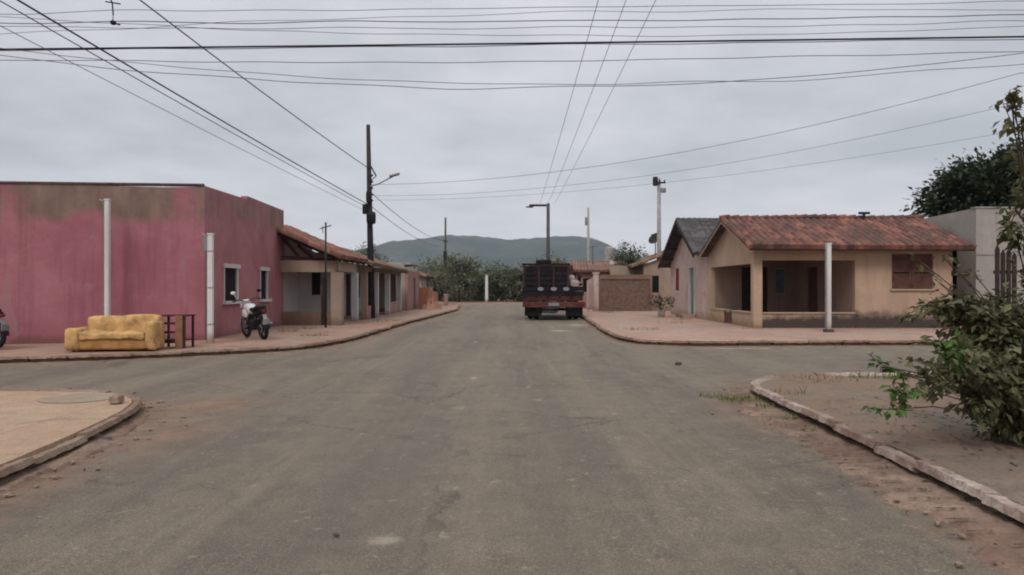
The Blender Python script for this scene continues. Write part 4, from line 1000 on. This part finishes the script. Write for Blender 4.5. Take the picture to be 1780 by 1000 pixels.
# ------------------------------------------------------------ truck (rear view, local frame: rear at y=0, nose at +y, built round x=0)
tr = thing('truck', 'dark old stake-bed truck parked at the right kerb, seen from behind', 'truck', (0, 0, 0))
bm = B(); box(bm, -1.30, 1.22, .12, 4.6, .86, 1.08); box(bm, -.45, -.33, .3, 6.6, .66, .858); box(bm, .33, .45, .3, 6.6, .66, .858); obj('chassis', bm, TRUCKR, tr)
bm = B()
for z0, z1 in ((1.085, 1.28), (1.30, 1.49)): box(bm, -1.30, 1.26, .10, .16, z0, z1)
obj('tailgate', bm, TRUCKD, tr)
for k in range(5): bm = B(); xx = -1.22+k*.49; box(bm, xx-.04, xx+.04, .06, .098, 1.0, 1.52); obj('tailgate_stile', bm, TRUCKD, tr)
# tall stake box on the left two thirds, open slats with dark load behind
bm = B()
for k in range(4):
    z0 = 1.53+k*.22; box(bm, -1.26, .62, .13, .17, z0, z0+.19)
    box(bm, -1.262, -1.222, .17, 4.4, z0, z0+.19); box(bm, 1.16, 1.20, .17, 4.4, z0 if k < 1 else z0-.0, z0+.10) if k < 1 else None
obj('stake_side', bm, TRUCKD, tr)
for xx in (-1.24, -.62, 0, .60):
    bm = B(); box(bm, xx-.035, xx+.035, .08, .128, 1.5, 2.42); obj('stake', bm, WOOD_P, tr)
bm = B(); box(bm, -1.34, .68, .05, .17, 2.42, 2.50); obj('top_rail', bm, TRUCKD, tr)
bm = B(); rbox(bm, -1.2, .58, .3, 4.2, 1.1, 2.38, r=.15, amp=.05, cuts=5); obj('tarpaulin', bm, simple('dark_tarpaulin', (.012, .01, .016), .8, .4, 3, spec=.1, bumpy=.4), tr, True)
bm = B(); box(bm, -1.30, 1.32, -.06, .06, .58, .82); obj('bumper', bm, TRUCKS, tr)
bm = B(); box(bm, -1.1, 1.0, .3, .4, .42, .50); bar(bm, (-.9, .2, .64), (-.9, .35, .46), .06, .05); bar(bm, (.8, .2, .64), (.8, .35, .46), .06, .05); obj('underrun_bar', bm, TRUCKD, tr)
for xx in (-.55, .0, .52):
    bm = B(); tube(bm, [(xx, .06, 1.38), (xx, .02, 1.38)], .085, 18); o = obj('round_lamp', bm, LAMPW, tr)
    for v in o.data.vertices: v.co.x = xx+(v.co.x-xx)*1.5
for s in (-1, 1):
    bm = B(); box(bm, s*1.1-.14, s*1.1+.14, -.09, -.062, .655, .765); obj('tail_light', bm, MATS['red_lens'], tr)
    for xo in (.98, .72):
        bm = B(); torus(bm, (s*xo, 1.35, .46), (1, 0, 0), .34, .115, 30, 8); wh = obj('wheel', bm, RUBBER, tr, True)
        bm = B(); tube(bm, [(s*xo-.06, 1.35, .46), (s*xo+.06, 1.35, .46)], .25, 20); obj('rim', bm, TRUCKD, wh)
    bm = B(); box(bm, s*.86-.36, s*.86+.36, .24, .26, .20, .60); obj('mud_flap', bm, BLACKP if s > 0 else RUBBER, tr)
    bm = B(); torus(bm, (s*.98, 5.6, .46), (1, 0, 0), .34, .12, 30, 8); wh = obj('wheel', bm, RUBBER, tr, True)
    bm = B(); tube(bm, [(s*.98-.07, 5.6, .46), (s*.98+.07, 5.6, .46)], .25, 20); obj('rim', bm, TRUCKS, wh)
bm = B(); tube(bm, [(-.9, 1.35, .46), (.9, 1.35, .46)], .07, 10); sphere(bm, (0, 1.35, .46), (.2, .2, .2), 8); obj('axle', bm, METAL_D, tr)
bm = B(); rbox(bm, -.6, .2, .5, 1.1, .30, .56, r=.06, cuts=3); obj('toolbox', bm, METAL_G, tr, True)
bm = B(); box(bm, -.22, .22, -.085, -.062, .64, .77); obj('number_plate', bm, LAMPW, tr)
bm = B(); rbox(bm, -1.1, 1.1, 4.75, 6.9, .75, 2.62, r=.16, cuts=5); obj('cab', bm, TRUCKR, tr, True)
bm = B(); box(bm, -.75, .75, 4.735, 4.76, 1.75, 2.35); obj('rear_window', bm, GLASS, tr)
bm = B(); rbox(bm, -.72, .02, 4.7, 5.4, 2.62, 2.84, r=.05, cuts=3); obj('roof_rack', bm, TRUCKD, tr, True)
for s in (-1, 1):
    bm = B(); bar(bm, (s*1.1, 6.5, 2.1), (s*1.42, 6.45, 2.1), .025, .025); rbox(bm, s*1.44-.09, s*1.44+.09, 6.4, 6.46, 1.75, 2.1, r=.02, cuts=2); obj('side_mirror', bm, BLACKP, tr)
tr.scale = (1.09, 1, 1.04); tr.location = (1.9, 33.6, 0); tr.rotation_euler = (0, 0, R(-1.5))
bm = B(); rbox(bm, 2.68, 3.08, 33.9, 34.45, 1.13, 1.86, r=.14, amp=.05, cuts=5); solo('sack', bm, SACK, 'pale stuffed sack on the right side of the truck bed', 'sack', (2.86, 34.2, 1.13), smooth=True)
bm = B(); rbox(bm, 2.66, 2.95, 34.5, 34.9, 1.13, 2.1, r=.11, amp=.05, cuts=5, seed=4); solo('sack', bm, SACK, 'taller grey sack just behind the pale one on the truck bed', 'sack', (2.8, 34.7, 1.13), smooth=True)

# ------------------------------------------------------------ poles
def pole(name, label, x, y, top, r0, r1, mat, lean=0.0, group='utility poles along the street', gz=GZ):
    t = thing(name, label, 'pole', (x, y, gz), group)
    bm = B(); tube(bm, [(x, y, gz-.05), (x+lean*.5, y, gz+(top-gz)*.5), (x+lean, y, top)], r0, 14, r1); obj('shaft', bm, mat, t, True); return t
def insul(t, x, y, z, n=1, d=.22):
    for k in range(n):
        bm = B(); tube(bm, [(x, y, z+k*d), (x, y, z+k*d+.06)], .035, 8, .05); tube(bm, [(x, y, z+k*d+.06), (x, y, z+k*d+.1)], .05, 8, .03); obj('insulator', bm, METAL_D, t)
mp = pole('utility_pole', 'tall dark tapered utility pole with street lamp in front of the left row of houses', -6.25, 32.9, 8.74, .165, .085, simple('dark_pole', (.035, .032, .036), .9, .3, 4), -.15)
bm = B(); rbox(bm, -6.62, -6.38, 32.66, 32.86, 4.75, 5.2, r=.03, cuts=2); obj('terminal_box', bm, BLACKP, mp)
bm = B(); rbox(bm, -6.42, -6.02, 32.5, 32.78, 4.3, 4.85, r=.09, cuts=3); obj('splice_case', bm, BLACKP, mp)
bm = B(); rbox(bm, -6.45, -6.2, 32.6, 32.74, 5.25, 5.75, r=.04, cuts=2); obj('fuse_box', bm, BLACKP, mp)
bm = B(); tube(bm, [(-6.3, 32.8, 6.0), (-5.9, 32.7, 6.08), (-5.45, 32.6, 6.3), (-5.25, 32.55, 6.38)], .03, 8)
la = obj('lamp_arm', bm, METAL_G, mp); bm = B(); rbox(bm, -5.4, -4.95, 32.45, 32.65, 6.34, 6.46, r=.04, cuts=3)
for v in bm.verts: v.co.z += (v.co.x+5.4)*.25
obj('lamp_head', bm, METAL_G, la, True)
bm = B(); bar(bm, (-6.3, 32.75, 6.95), (-6.02, 32.75, 6.45), .06, .06); bar(bm, (-6.3, 32.75, 6.2), (-6.0, 32.75, 6.45), .03, .03); obj('bracket', bm, METAL_D, mp)
for k in range(5): insul(mp, -6.2, 32.76, 5.3+k*.28)
t = pole('service_mast', 'thin dark mast with a small crosspiece at the first left-hand porch', -6.35, 25.2, 3.72, .035, .03, METAL_D, .0, 'thin masts by the left houses')
bm = B(); bar(bm, (-6.55, 25.2, 3.5), (-6.15, 25.2, 3.62), .03, .03); bar(bm, (-6.45, 25.2, 3.35), (-6.45, 25.2, 3.6), .02, .02); obj('crosspiece', bm, METAL_D, t)
bm = B(); box(bm, -6.5, -6.37, 25.12, 25.26, 1.6, 2.0); obj('meter_box', bm, METAL_D, t)
t = pole('utility_pole', 'distant dark utility pole standing against the left part of the hill', -6.75, 75, 8.6, .16, .09, CONC, gz=0)
bm = B(); bar(bm, (-7.0, 74.8, 6.2), (-6.5, 74.8, 6.2), .07, .08); obj('crossarm', bm, METAL_D, t)
bm = B(); rbox(bm, -6.95, -6.55, 74.5, 74.85, 3.9, 5.2, r=.08, cuts=2); obj('transformer', bm, METAL_D, t)
t = pole('street_light', 'square-armed street light rising behind the parked truck', 2.2, 45, 6.62, .12, .10, CONC, group='street lights')
bm = B(); box(bm, 1.05, 2.095, 44.93, 45.07, 6.44, 6.56); obj('arm', bm, METAL_D, t)
bm = B(); rbox(bm, .85, 1.3, 44.88, 45.12, 6.36, 6.438, r=.02, cuts=2); obj('lamp_head', bm, METAL_D, t)
tr_p = t
t = pole('utility_pole', 'slim pale utility pole between the street light and the pole with the cluttered head', 6.4, 62, 8.2, .14, .09, CONC_L)
bm = B(); rbox(bm, 6.1, 6.3, 61.8, 62.0, 6.7, 7.4, r=.04, cuts=2); obj('switch_box', bm, METAL_G, t)
t = pole('utility_pole', 'utility pole with cluttered head standing behind the gabled house', 8.75, 44, 8.0, .15, .10, CONC_L)
bm = B(); bar(bm, (8.35, 43.85, 7.72), (9.1, 43.85, 7.72), .08, .1); obj('crossarm', bm, METAL_D, t)
bm = B(); rbox(bm, 8.32, 8.62, 43.6, 43.8, 7.5, 8.05, r=.06, cuts=2); obj('transformer', bm, METAL_D, t)
for xx in (8.45, 8.75, 9.05): insul(t, xx, 43.85, 7.775)
bm = B(); rbox(bm, 8.8, 9.1, 43.6, 43.82, 7.1, 7.4, r=.04, cuts=2); obj('fuse_box', bm, METAL_G, t)
t = thing('pale_post', 'pale thick post standing alone at the end of the street before the trees', 'post', (-2.4, 70, 0))
bm = B(); tube(bm, [(-2.4, 70, -.05), (-2.4, 70, 2.7)], .15, 12, .13); obj('shaft', bm, POST_W, t); bm = B(); box(bm, -2.58, -2.22, 69.82, 70.18, 2.702, 2.76); obj('cap', bm, CONC_L, t)
t = thing('gate_post', 'short pinkish gate post at the left side of the street end', 'post', (-5.0, 56, GZ))
bm = B(); box(bm, -5.15, -4.85, 55.85, 56.15, GZ, .95); obj('shaft', bm, PINKW, t); bm = B(); box(bm, -5.18, -4.82, 55.82, 56.18, .952, 1.0); obj('cap', bm, WHT_PINK, t)
# ------------------------------------------------------------ overhead wires
def wire(pts, r, label, mat=CABLE, sag=0.0, n=40, group='overhead wires'):
    pts = [Vector(p) for p in pts]; out = []
    for a, b in zip(pts[:-1], pts[1:]):
        for i in range(n): u = i/n; p = a.lerp(b, u); p.z -= sag*4*u*(1-u); out.append(p)
    out.append(pts[-1]); bm = B(); tube(bm, out, r, 6)
    return solo('overhead_wire', bm, mat, label, 'wire', tuple(pts[0]), group, smooth=True)
def span(y, a, b, c, r, label, mat=CABLE, slope=0.0, wav=0.0, seed=0):
    """wire crossing over the side street: heights follow a parabola through three measured points"""
    X = np.array([-890, 0, 890])/1285*y; Z = 1.5+(500-np.array([a, b, c]))/1285*y
    co = np.polyfit(X, Z, 2); out = []
    for i in range(121):
        x = -24+i*.4; xx = max(-13, min(13, x)); z = np.polyval(co, xx)+(x-xx)*(2*co[0]*xx+co[1])
        if wav: z += mnoise.noise(Vector((x*.45, seed, 0)))*wav
        out.append((x, y+slope*x, z))
    bm = B(); tube(bm, out, r, 6); return solo('overhead_wire', bm, mat, label, 'wire', out[0], 'overhead wires', smooth=True)
span(15, 86, 76, 64, .019, 'thick black cable crossing the whole sky above the side street', CABLE)
span(15.05, 88, 79, 68, .008, 'thin wire hugging the underside of the thick crossing cable', CABLE_G, wav=.03)
span(15.2, 39, 37, 27, .009, 'crossing wire roughly midway between the thick cable and the top edge', CABLE_G, wav=.05, seed=3)
span(15.4, 46, 49, 38, .006, 'faint crossing wire just below the midway one', CABLE_G, wav=.06, seed=5)
span(15.0, 22, 14, 4, .006, 'topmost faint crossing wire near the top edge of the photo', CABLE_G, wav=.06, seed=7)
span(14.6, 104, 107, 88, .007, 'thin crossing wire below the thick cable', CABLE_G, wav=.05, seed=9)
span(14.4, 96, 153, 92, .007, 'sagging crossing wire, lowest at mid photo', CABLE_G, wav=.05, seed=12)
span(14.2, 84, 146, 110, .006, 'second sagging crossing wire close above the lowest one', CABLE_G, wav=.06, seed=14)
span(15.3, 30, 62, 46, .0055, 'faint crossing wire dipping toward the thick cable in mid photo', CABLE_G, wav=.07, seed=16)
span(15.1, 60, 24, 18, .005, 'faint crossing wire rising from left to right near the top', CABLE_G, wav=.05, seed=18)
def ext(a, b, u): a, b = Vector(a), Vector(b); return a+(b-a)*u
pa = (-6.42, 32.8, 5.2)
wire([ext(pa, (-8.5, 12.9, 6.56), 1.7), pa], .017, 'thick pair-cable slanting from the top left corner to the main pole, upper one', CABLE, .12)
wire([ext((-6.42, 32.8, 5.05), (-8.62, 12.9, 6.42), 1.7), (-6.42, 32.8, 5.05)], .010, 'thinner cable running close below the thick slanting one to the main pole', CABLE, .1)
wire([ext((-6.5, 32.8, 4.9), (-9.0, 12.9, 6.2), 1.7), (-6.5, 32.8, 4.9)], .007, 'lowest thin slanting wire from the left edge to the main pole', CABLE_G, .1)
wire([ext((-6.38, 32.8, 6.8), (-8.3, 16.7, 8.05), 1.5), (-6.38, 32.8, 6.8)], .016, 'highest slanting cable from the top edge down to the upper part of the main pole', CABLE, .15)
wire([(-6.2, 33, 6.1), (14.1, 20.5, 7.45), (22, 16, 8.5)], .008, 'long beaded wire rising from the main pole to the upper right edge', CABLE_G, .75)
wire([(-6.2, 33, 5.6), (14.4, 21, 6.75), (22, 17, 7.6)], .006, 'second faint wire from the main pole toward the right, under the beaded one', CABLE_G, .7)
wire([(-6.2, 33, 5.4), (14.6, 22, 6.1), (22, 18, 6.8)], .005, 'third and lowest faint wire from the main pole toward the right', CABLE_G, .5)
wire([(-6.25, 33, 5.7), (-6.72, 74.8, 6.25)], .016, 'upper wire continuing from the main pole to the distant pole by the hill', CABLE_G, .5)
wire([(-6.25, 33, 5.1), (-6.72, 74.8, 5.6)], .014, 'lower wire continuing from the main pole to the distant pole by the hill', CABLE_G, .5)
for k, (x0, x1, lab) in enumerate(((1.95, 1.7, 'left one of three thin wires running overhead along the street to the street light'), (2.58, 2.2, 'middle one of three thin wires running overhead along the street'), (3.25, 2.6, 'right one of three thin wires running overhead along the street'))):
    wire([(x0+.05, -4, 9.0), (x0, 16.7, 8.0), (x1, 44.95, 6.62)], .008, lab, CABLE_G, .12)
t = thing('hanging_cable_end', 'short loose cable end with a knot dangling from the wires at upper left', 'cable', (-8.28, 15.2, 7.9))
bm = B(); tube(bm, [(-8.34, 15.2, 7.9), (-8.30, 15.2, 7.55), (-8.22, 15.2, 7.35), (-8.2, 15.2, 7.12), (-8.21, 15.2, 6.98)], .014, 6); tube(bm, [(-8.36, 15.2, 7.38), (-8.05, 15.2, 7.33)], .014, 6); obj('cable', bm, CABLE, t)
bm = B(); rbox(bm, -8.25, -8.15, 15.15, 15.25, 6.9, 6.99, r=.03, cuts=2); tube(bm, [(-8.2, 15.2, 6.95), (-8.06, 15.2, 6.9)], .018, 6); obj('knot', bm, CABLE, t)

# ------------------------------------------------------------ near shrub on the right
t = thing('shrub', 'big straggly shrub with small leaves on the near right pavement', 'shrub', (4.62, 6.6, GZ))
root = Vector((4.62, 6.6, GZ)); rnd = random.Random(21)
def W(px, py, y): return Vector(((px-890)/1285*y, y, 1.5+(500-py)/1285*y))
groups = [  # px, py, depth, half width, half height (px), leaves, leaf size
 (1715, 575, 6.7, 62, 48, 620, .075), (1745, 640, 6.6, 60, 55, 800, .075), (1690, 640, 6.3, 48, 38, 300, .07), (1765, 720, 6.5, 30, 50, 520, .08),
 (1720, 690, 6.3, 55, 22, 220, .07), (1775, 580, 7.0, 40, 70, 600, .08), (1640, 538, 6.9, 42, 24, 190, .07), (1690, 525, 6.8, 40, 18, 110, .065),
 (1660, 610, 6.0, 32, 24, 110, .085), (1640, 672, 6.0, 48, 14, 80, .075), (1605, 655, 5.9, 34, 22, 60, .08), (1575, 685, 5.8, 26, 14, 45, .095),
 (1545, 712, 5.75, 18, 12, 36, .095), (1535, 637, 5.8, 18, 9, 20, .08), (1565, 650, 5.8, 12, 10, 14, .08), (1590, 625, 5.9, 18, 8, 14, .06),
 (1700, 700, 6.1, 25, 8, 26, .07), (1695, 478, 6.9, 12, 14, 10, .07), (1650, 502, 6.8, 8, 6, 5, .06), (1640, 446, 7.0, 22, 14, 8, .06),
 (1605, 458, 7.0, 16, 14, 8, .06), (1625, 485, 7.0, 18, 10, 7, .06), (1665, 470, 6.9, 8, 8, 4, .06), (1762, 398, 6.6, 20, 24, 90, .08), (1778, 425, 6.6, 18, 18, 60, .08),
 (1765, 190, 6.2, 13, 32, 46, .075), (1775, 222, 6.2, 18, 18, 50, .075), (1755, 162, 6.2, 8, 12, 10, .06), (1776, 300, 6.4, 8, 40, 18, .06), (1790, 350, 6.5, 12, 30, 40, .07),
 (1840, 560, 6.8, 60, 110, 900, .09), (1830, 300, 6.6, 40, 120, 300, .09)]
sp1 = []; sp2 = []; bmS = B()
for (px, py, y, rx, ry, n_l, sz) in groups:
    c = W(px, py, y); k_ = y/1285
    mid = root.lerp(c, .5)+Vector((.12, .05, .25 if py < 600 else .1)); st = root+Vector((rnd.uniform(-.06, .12), rnd.uniform(-.1, .1), 0))
    seg = [st, st.lerp(mid, .55)+Vector((rnd.uniform(-.05, .05), 0, .05)), mid, mid.lerp(c, .5)+Vector((0, 0, .04)), c]
    tube(bmS, seg, .016 if n_l > 100 else .010, 6, .004)
    ntw = max(2, n_l//9)
    for _ in range(ntw):
        d = Vector((rnd.gauss(0, .55)*rx*k_, rnd.gauss(0, .22) if n_l > 100 else rnd.gauss(0, .08), rnd.gauss(0, .55)*ry*k_)); e = c+d
        if n_l < 300 or rnd.random() < .3: tube(bmS, [mid.lerp(c, rnd.uniform(.6, 1)), c+d*.5, e], .004, 4, .002, cap=False)
        for _ in range(max(2, n_l//ntw)):
            u = rnd.uniform(.35, 1.1); p = c+d*u+Vector((rnd.gauss(0, .02), rnd.gauss(0, .02), rnd.gauss(0, .02)))
            sp1.append((p, d.normalized()*.8, sz)); [sp1.append((p+Vector((rnd.gauss(0, .04), rnd.gauss(0, .06), rnd.gauss(0, .04))), d.normalized()*.8, sz)) for _q in range(1)] if n_l > 90 else None
obj('stem', bmS, BARK, t, True)
YOUNG = [(W(1660, 605, 6.0), .16), (W(1560, 700, 5.8), .22), (W(1535, 640, 5.8), .14), (W(1575, 650, 5.8), .08)]
leaves('foliage', [(a, b) for a, b, c in sp1], L_SHRUB, t, .086, .58, 4, young=YOUNG, droop=.35)

# ------------------------------------------------------------ ground cover, pebbles, litter
def grass(name, spots, mat, label, hgt=.12, seed=0):
    rnd = random.Random(seed); V = []; F = []; vals = []
    for (cx, cy, r, n_, z0) in spots:
        for _ in range(n_):
            a = rnd.uniform(0, 6.28); q = r*math.sqrt(rnd.random()); x, y = cx+math.cos(a)*q, cy+math.sin(a)*q*.7
            hh = hgt*rnd.uniform(.35, 1.2); l = rnd.uniform(0, 6.28); dx, dy = math.cos(l), math.sin(l); w_ = .004+hh*.03; b = len(V); ln = rnd.uniform(.2, .9)*hh
            V += [(x-dy*w_, y+dx*w_, z0), (x+dy*w_, y-dx*w_, z0), (x+dx*ln*.5+dy*w_*.6, y+dy*ln*.5-dx*w_*.6, z0+hh*.65), (x+dx*ln*.5-dy*w_*.6, y+dy*ln*.5+dx*w_*.6, z0+hh*.65), (x+dx*ln, y+dy*ln, z0+hh)]
            F += [(b, b+1, b+2, b+3), (b+3, b+2, b+4)]; vals += [rnd.random()]*5
    me = bpy.data.meshes.new(name); me.from_pydata(V, [], F)
    at = me.attributes.new('v', 'FLOAT', 'POINT'); at.data.foreach_set('value', vals); me.materials.append(mat)
    o = bpy.data.objects.new(name, me); COL.objects.link(o); return tag(o, label, 'grass', kind='stuff')
grass('weeds', [(3.0, 9.7, .28, 170, .02), (3.15, 9.1, .16, 60, .02), (2.75, 10.1, .2, 50, .0), (3.1, 8.3, .1, 30, .02), (3.05, 7.6, .08, 22, .02)], L_GRASS, 'low green weeds growing in the gutter at the near right corner', .07, 1)
grass('verge_grass', [(5.3+i*.35, 11.2-.05*(i % 2), .2, 45, GZ) for i in range(5)]+[(4.7, 6.35, .3, 220, GZ), (4.95, 6.0, .3, 200, GZ), (5.2, 6.6, .4, 220, GZ)], L_GRASS, 'tufts of bright grass on the near right pavement edge and under the shrub', .10, 2)
grass('dry_grass', [(-9.2, 18.4, .5, 60, GZ), (-5.6, 21, .5, 80, GZ), (-5.0, 30, .7, 120, GZ), (-6.9, 23, .4, 60, GZ), (4.2, 24, .6, 90, GZ), (8.0, 24.6, .4, 60, GZ), (12, 24.7, 1.0, 120, GZ), (4.6, 10.9, .5, 60, GZ), (3.6, 9.6, .2, 25, GZ), (6.2, 28.5, .6, 70, GZ), (7.3, 31.5, .5, 80, GZ), (5.4, 40.5, .8, 160, GZ), (-6.9, 24.5, .5, 60, GZ)], L_DRY, 'dry straw-coloured tufts along walls and pavement edges', .10, 3)
def stones(name, lst, mat, label, seed):
    rnd = random.Random(seed); bm = B()
    for (x, y, s, z0) in lst:
        r = bmesh.ops.create_icosphere(bm, subdivisions=1, radius=1)
        q = Vector((rnd.uniform(.6, 1.2), rnd.uniform(.6, 1.2), rnd.uniform(.35, .7)))*s; a = Matrix.Rotation(rnd.uniform(0, 6.28), 3, 'Z')
        for v in r['verts']:
            c = v.co*(1+rnd.uniform(-.25, .2)); v.co = a @ Vector((c.x*q.x, c.y*q.y, c.z*q.z))+Vector((x, y, z0+q.z*.4))
    o = obj(name, bm, mat); return tag(o, label, 'gravel', kind='stuff')
rnd = random.Random(8); ls = []
for key, sgn, n_ in (('NR', 1, 260), ('NL', 1, 260), ('FL', 1, 160), ('FR', 1, 120)):
    pts, nr = PATHS[key]; ok = [i for i in range(len(pts)) if abs(pts[i].x) < 12 and pts[i].y < 45 and pts[i].y > 2]
    for _ in range(n_):
        i = rnd.choice(ok); d = abs(rnd.gauss(0, .35))+.03
        p = pts[i]-nr[i]*(d) if key in () else pts[i]+nr[i]*d*(-1 if True else 1)
        ls.append((p.x, p.y, rnd.choice((.008, .012, .012, .02, .03)), .0+.01))
stones('gravel', ls, paving('pebble', (.24, .17, .13), (.36, .28, .22), (.2, .11, .08)), 'loose pebbles and crumbs of earth scattered along the gutters', 4)
rl = random.Random(15); V = []; F = []; vals = []
def lit(x, y, z0, s):
    a = rl.uniform(0, 6.28); b = len(V); c, d = math.cos(a)*s, math.sin(a)*s; t1 = rl.uniform(.1, .6)*s
    V.extend([(x-c, y-d, z0), (x+d*.45, y-c*.45, z0+t1*.6), (x+c, y+d, z0+t1*.3), (x-d*.45, y+c*.45, z0+.002)]); F.append((b, b+1, b+2, b+3)); vals.extend([rl.random()]*4)
for key, n_, off, sg in (('NR', 1500, .42, .13), ('NR', 700, .05, .05), ('NL', 700, .28, .14), ('NL', 500, .04, .05), ('FL', 700, .1, .15), ('FR', 500, .1, .15)):
    pts, nr = PATHS[key]; ok = [i for i in range(len(pts)) if abs(pts[i].x) < (4.4 if key == 'NR' else 12) and 1.5 < pts[i].y < 40]
    for _ in range(n_):
        i = rl.choice(ok); d = max(.03, rl.gauss(off, sg)); p = pts[i]-nr[i]*d; lit(p.x, p.y, .045 if d < .5 else .02, rl.choice((.008, .012, .016, .024)))
for _ in range(500): lit(4.5+rl.gauss(0, .7), 6.8+rl.gauss(0, .8), GZ+.006, rl.choice((.012, .018, .03)))
for _ in range(250): lit(rl.uniform(-4, 3.2), rl.uniform(3, 20), .022, rl.choice((.006, .01, .014)))
me = bpy.data.meshes.new('leaf_litter'); me.from_pydata([tuple(v) for v in V if True], [], F)
at = me.attributes.new('v', 'FLOAT', 'POINT'); at.data.foreach_set('value', vals); me.materials.append(leafmat('dead_leaf', (.04, .026, .018), (.16, .105, .065)))
o = bpy.data.objects.new('leaf_litter', me); COL.objects.link(o); tag(o, 'dead leaves and crumbs of soil along the gutters and under the shrub', 'litter', kind='stuff')
for (x, y, s, lab) in ((3.22, 14.3, .06, 'dark stone lying alone on the asphalt near the far right corner'), (-1.06, 4.45, .018, 'small dark pebble on the near asphalt left of centre'), (-4.15, 7.35, .05, 'pale stone in the gutter by the near left pavement'), (-3.95, 7.2, .045, 'dark stone beside the pale one in the near left gutter')):
    bm = B(); r = bmesh.ops.create_icosphere(bm, subdivisions=2, radius=1)
    for v in r['verts']: v.co = Vector((v.co.x*s*1.2, v.co.y*s, v.co.z*s*.6))*(1+.3*mnoise.noise(v.co*2+Vector((x, y, 0))))+Vector((x, y, s*.3+.01))
    solo('stone', bm, M_KERB if 'pale' in lab[:5] else CONC, lab, 'stone', (x, y, 0))
bm = B(); rbox(bm, -4.72, -4.6, 8.62, 8.8, .14, .235, r=.03, amp=.02, cuts=3); solo('stone', bm, M_KERB, 'whitish stone on the tip of the near left pavement corner', 'stone', (-4.66, 8.7, .13))

# ------------------------------------------------------------ air
HAZE = True
if HAZE:
    bm = B(); box(bm, -2605, 2605, -65, 3705, -1.03, 262)
    m = bpy.data.materials.new('haze'); m.use_nodes = True; nt = m.node_tree; nt.nodes.clear()
    pv = nt.nodes.new('ShaderNodeVolumePrincipled'); pv.inputs['Color'].default_value = (.72, .82, .98, 1); pv.inputs['Density'].default_value = .000165
    pv.inputs['Anisotropy'].default_value = .2
    mo = nt.nodes.new('ShaderNodeOutputMaterial'); nt.links.new(pv.outputs[0], mo.inputs['Volume'])
    tag(obj('haze', bm, m), 'thin pale haze softening the far hill', 'haze', kind='stuff')
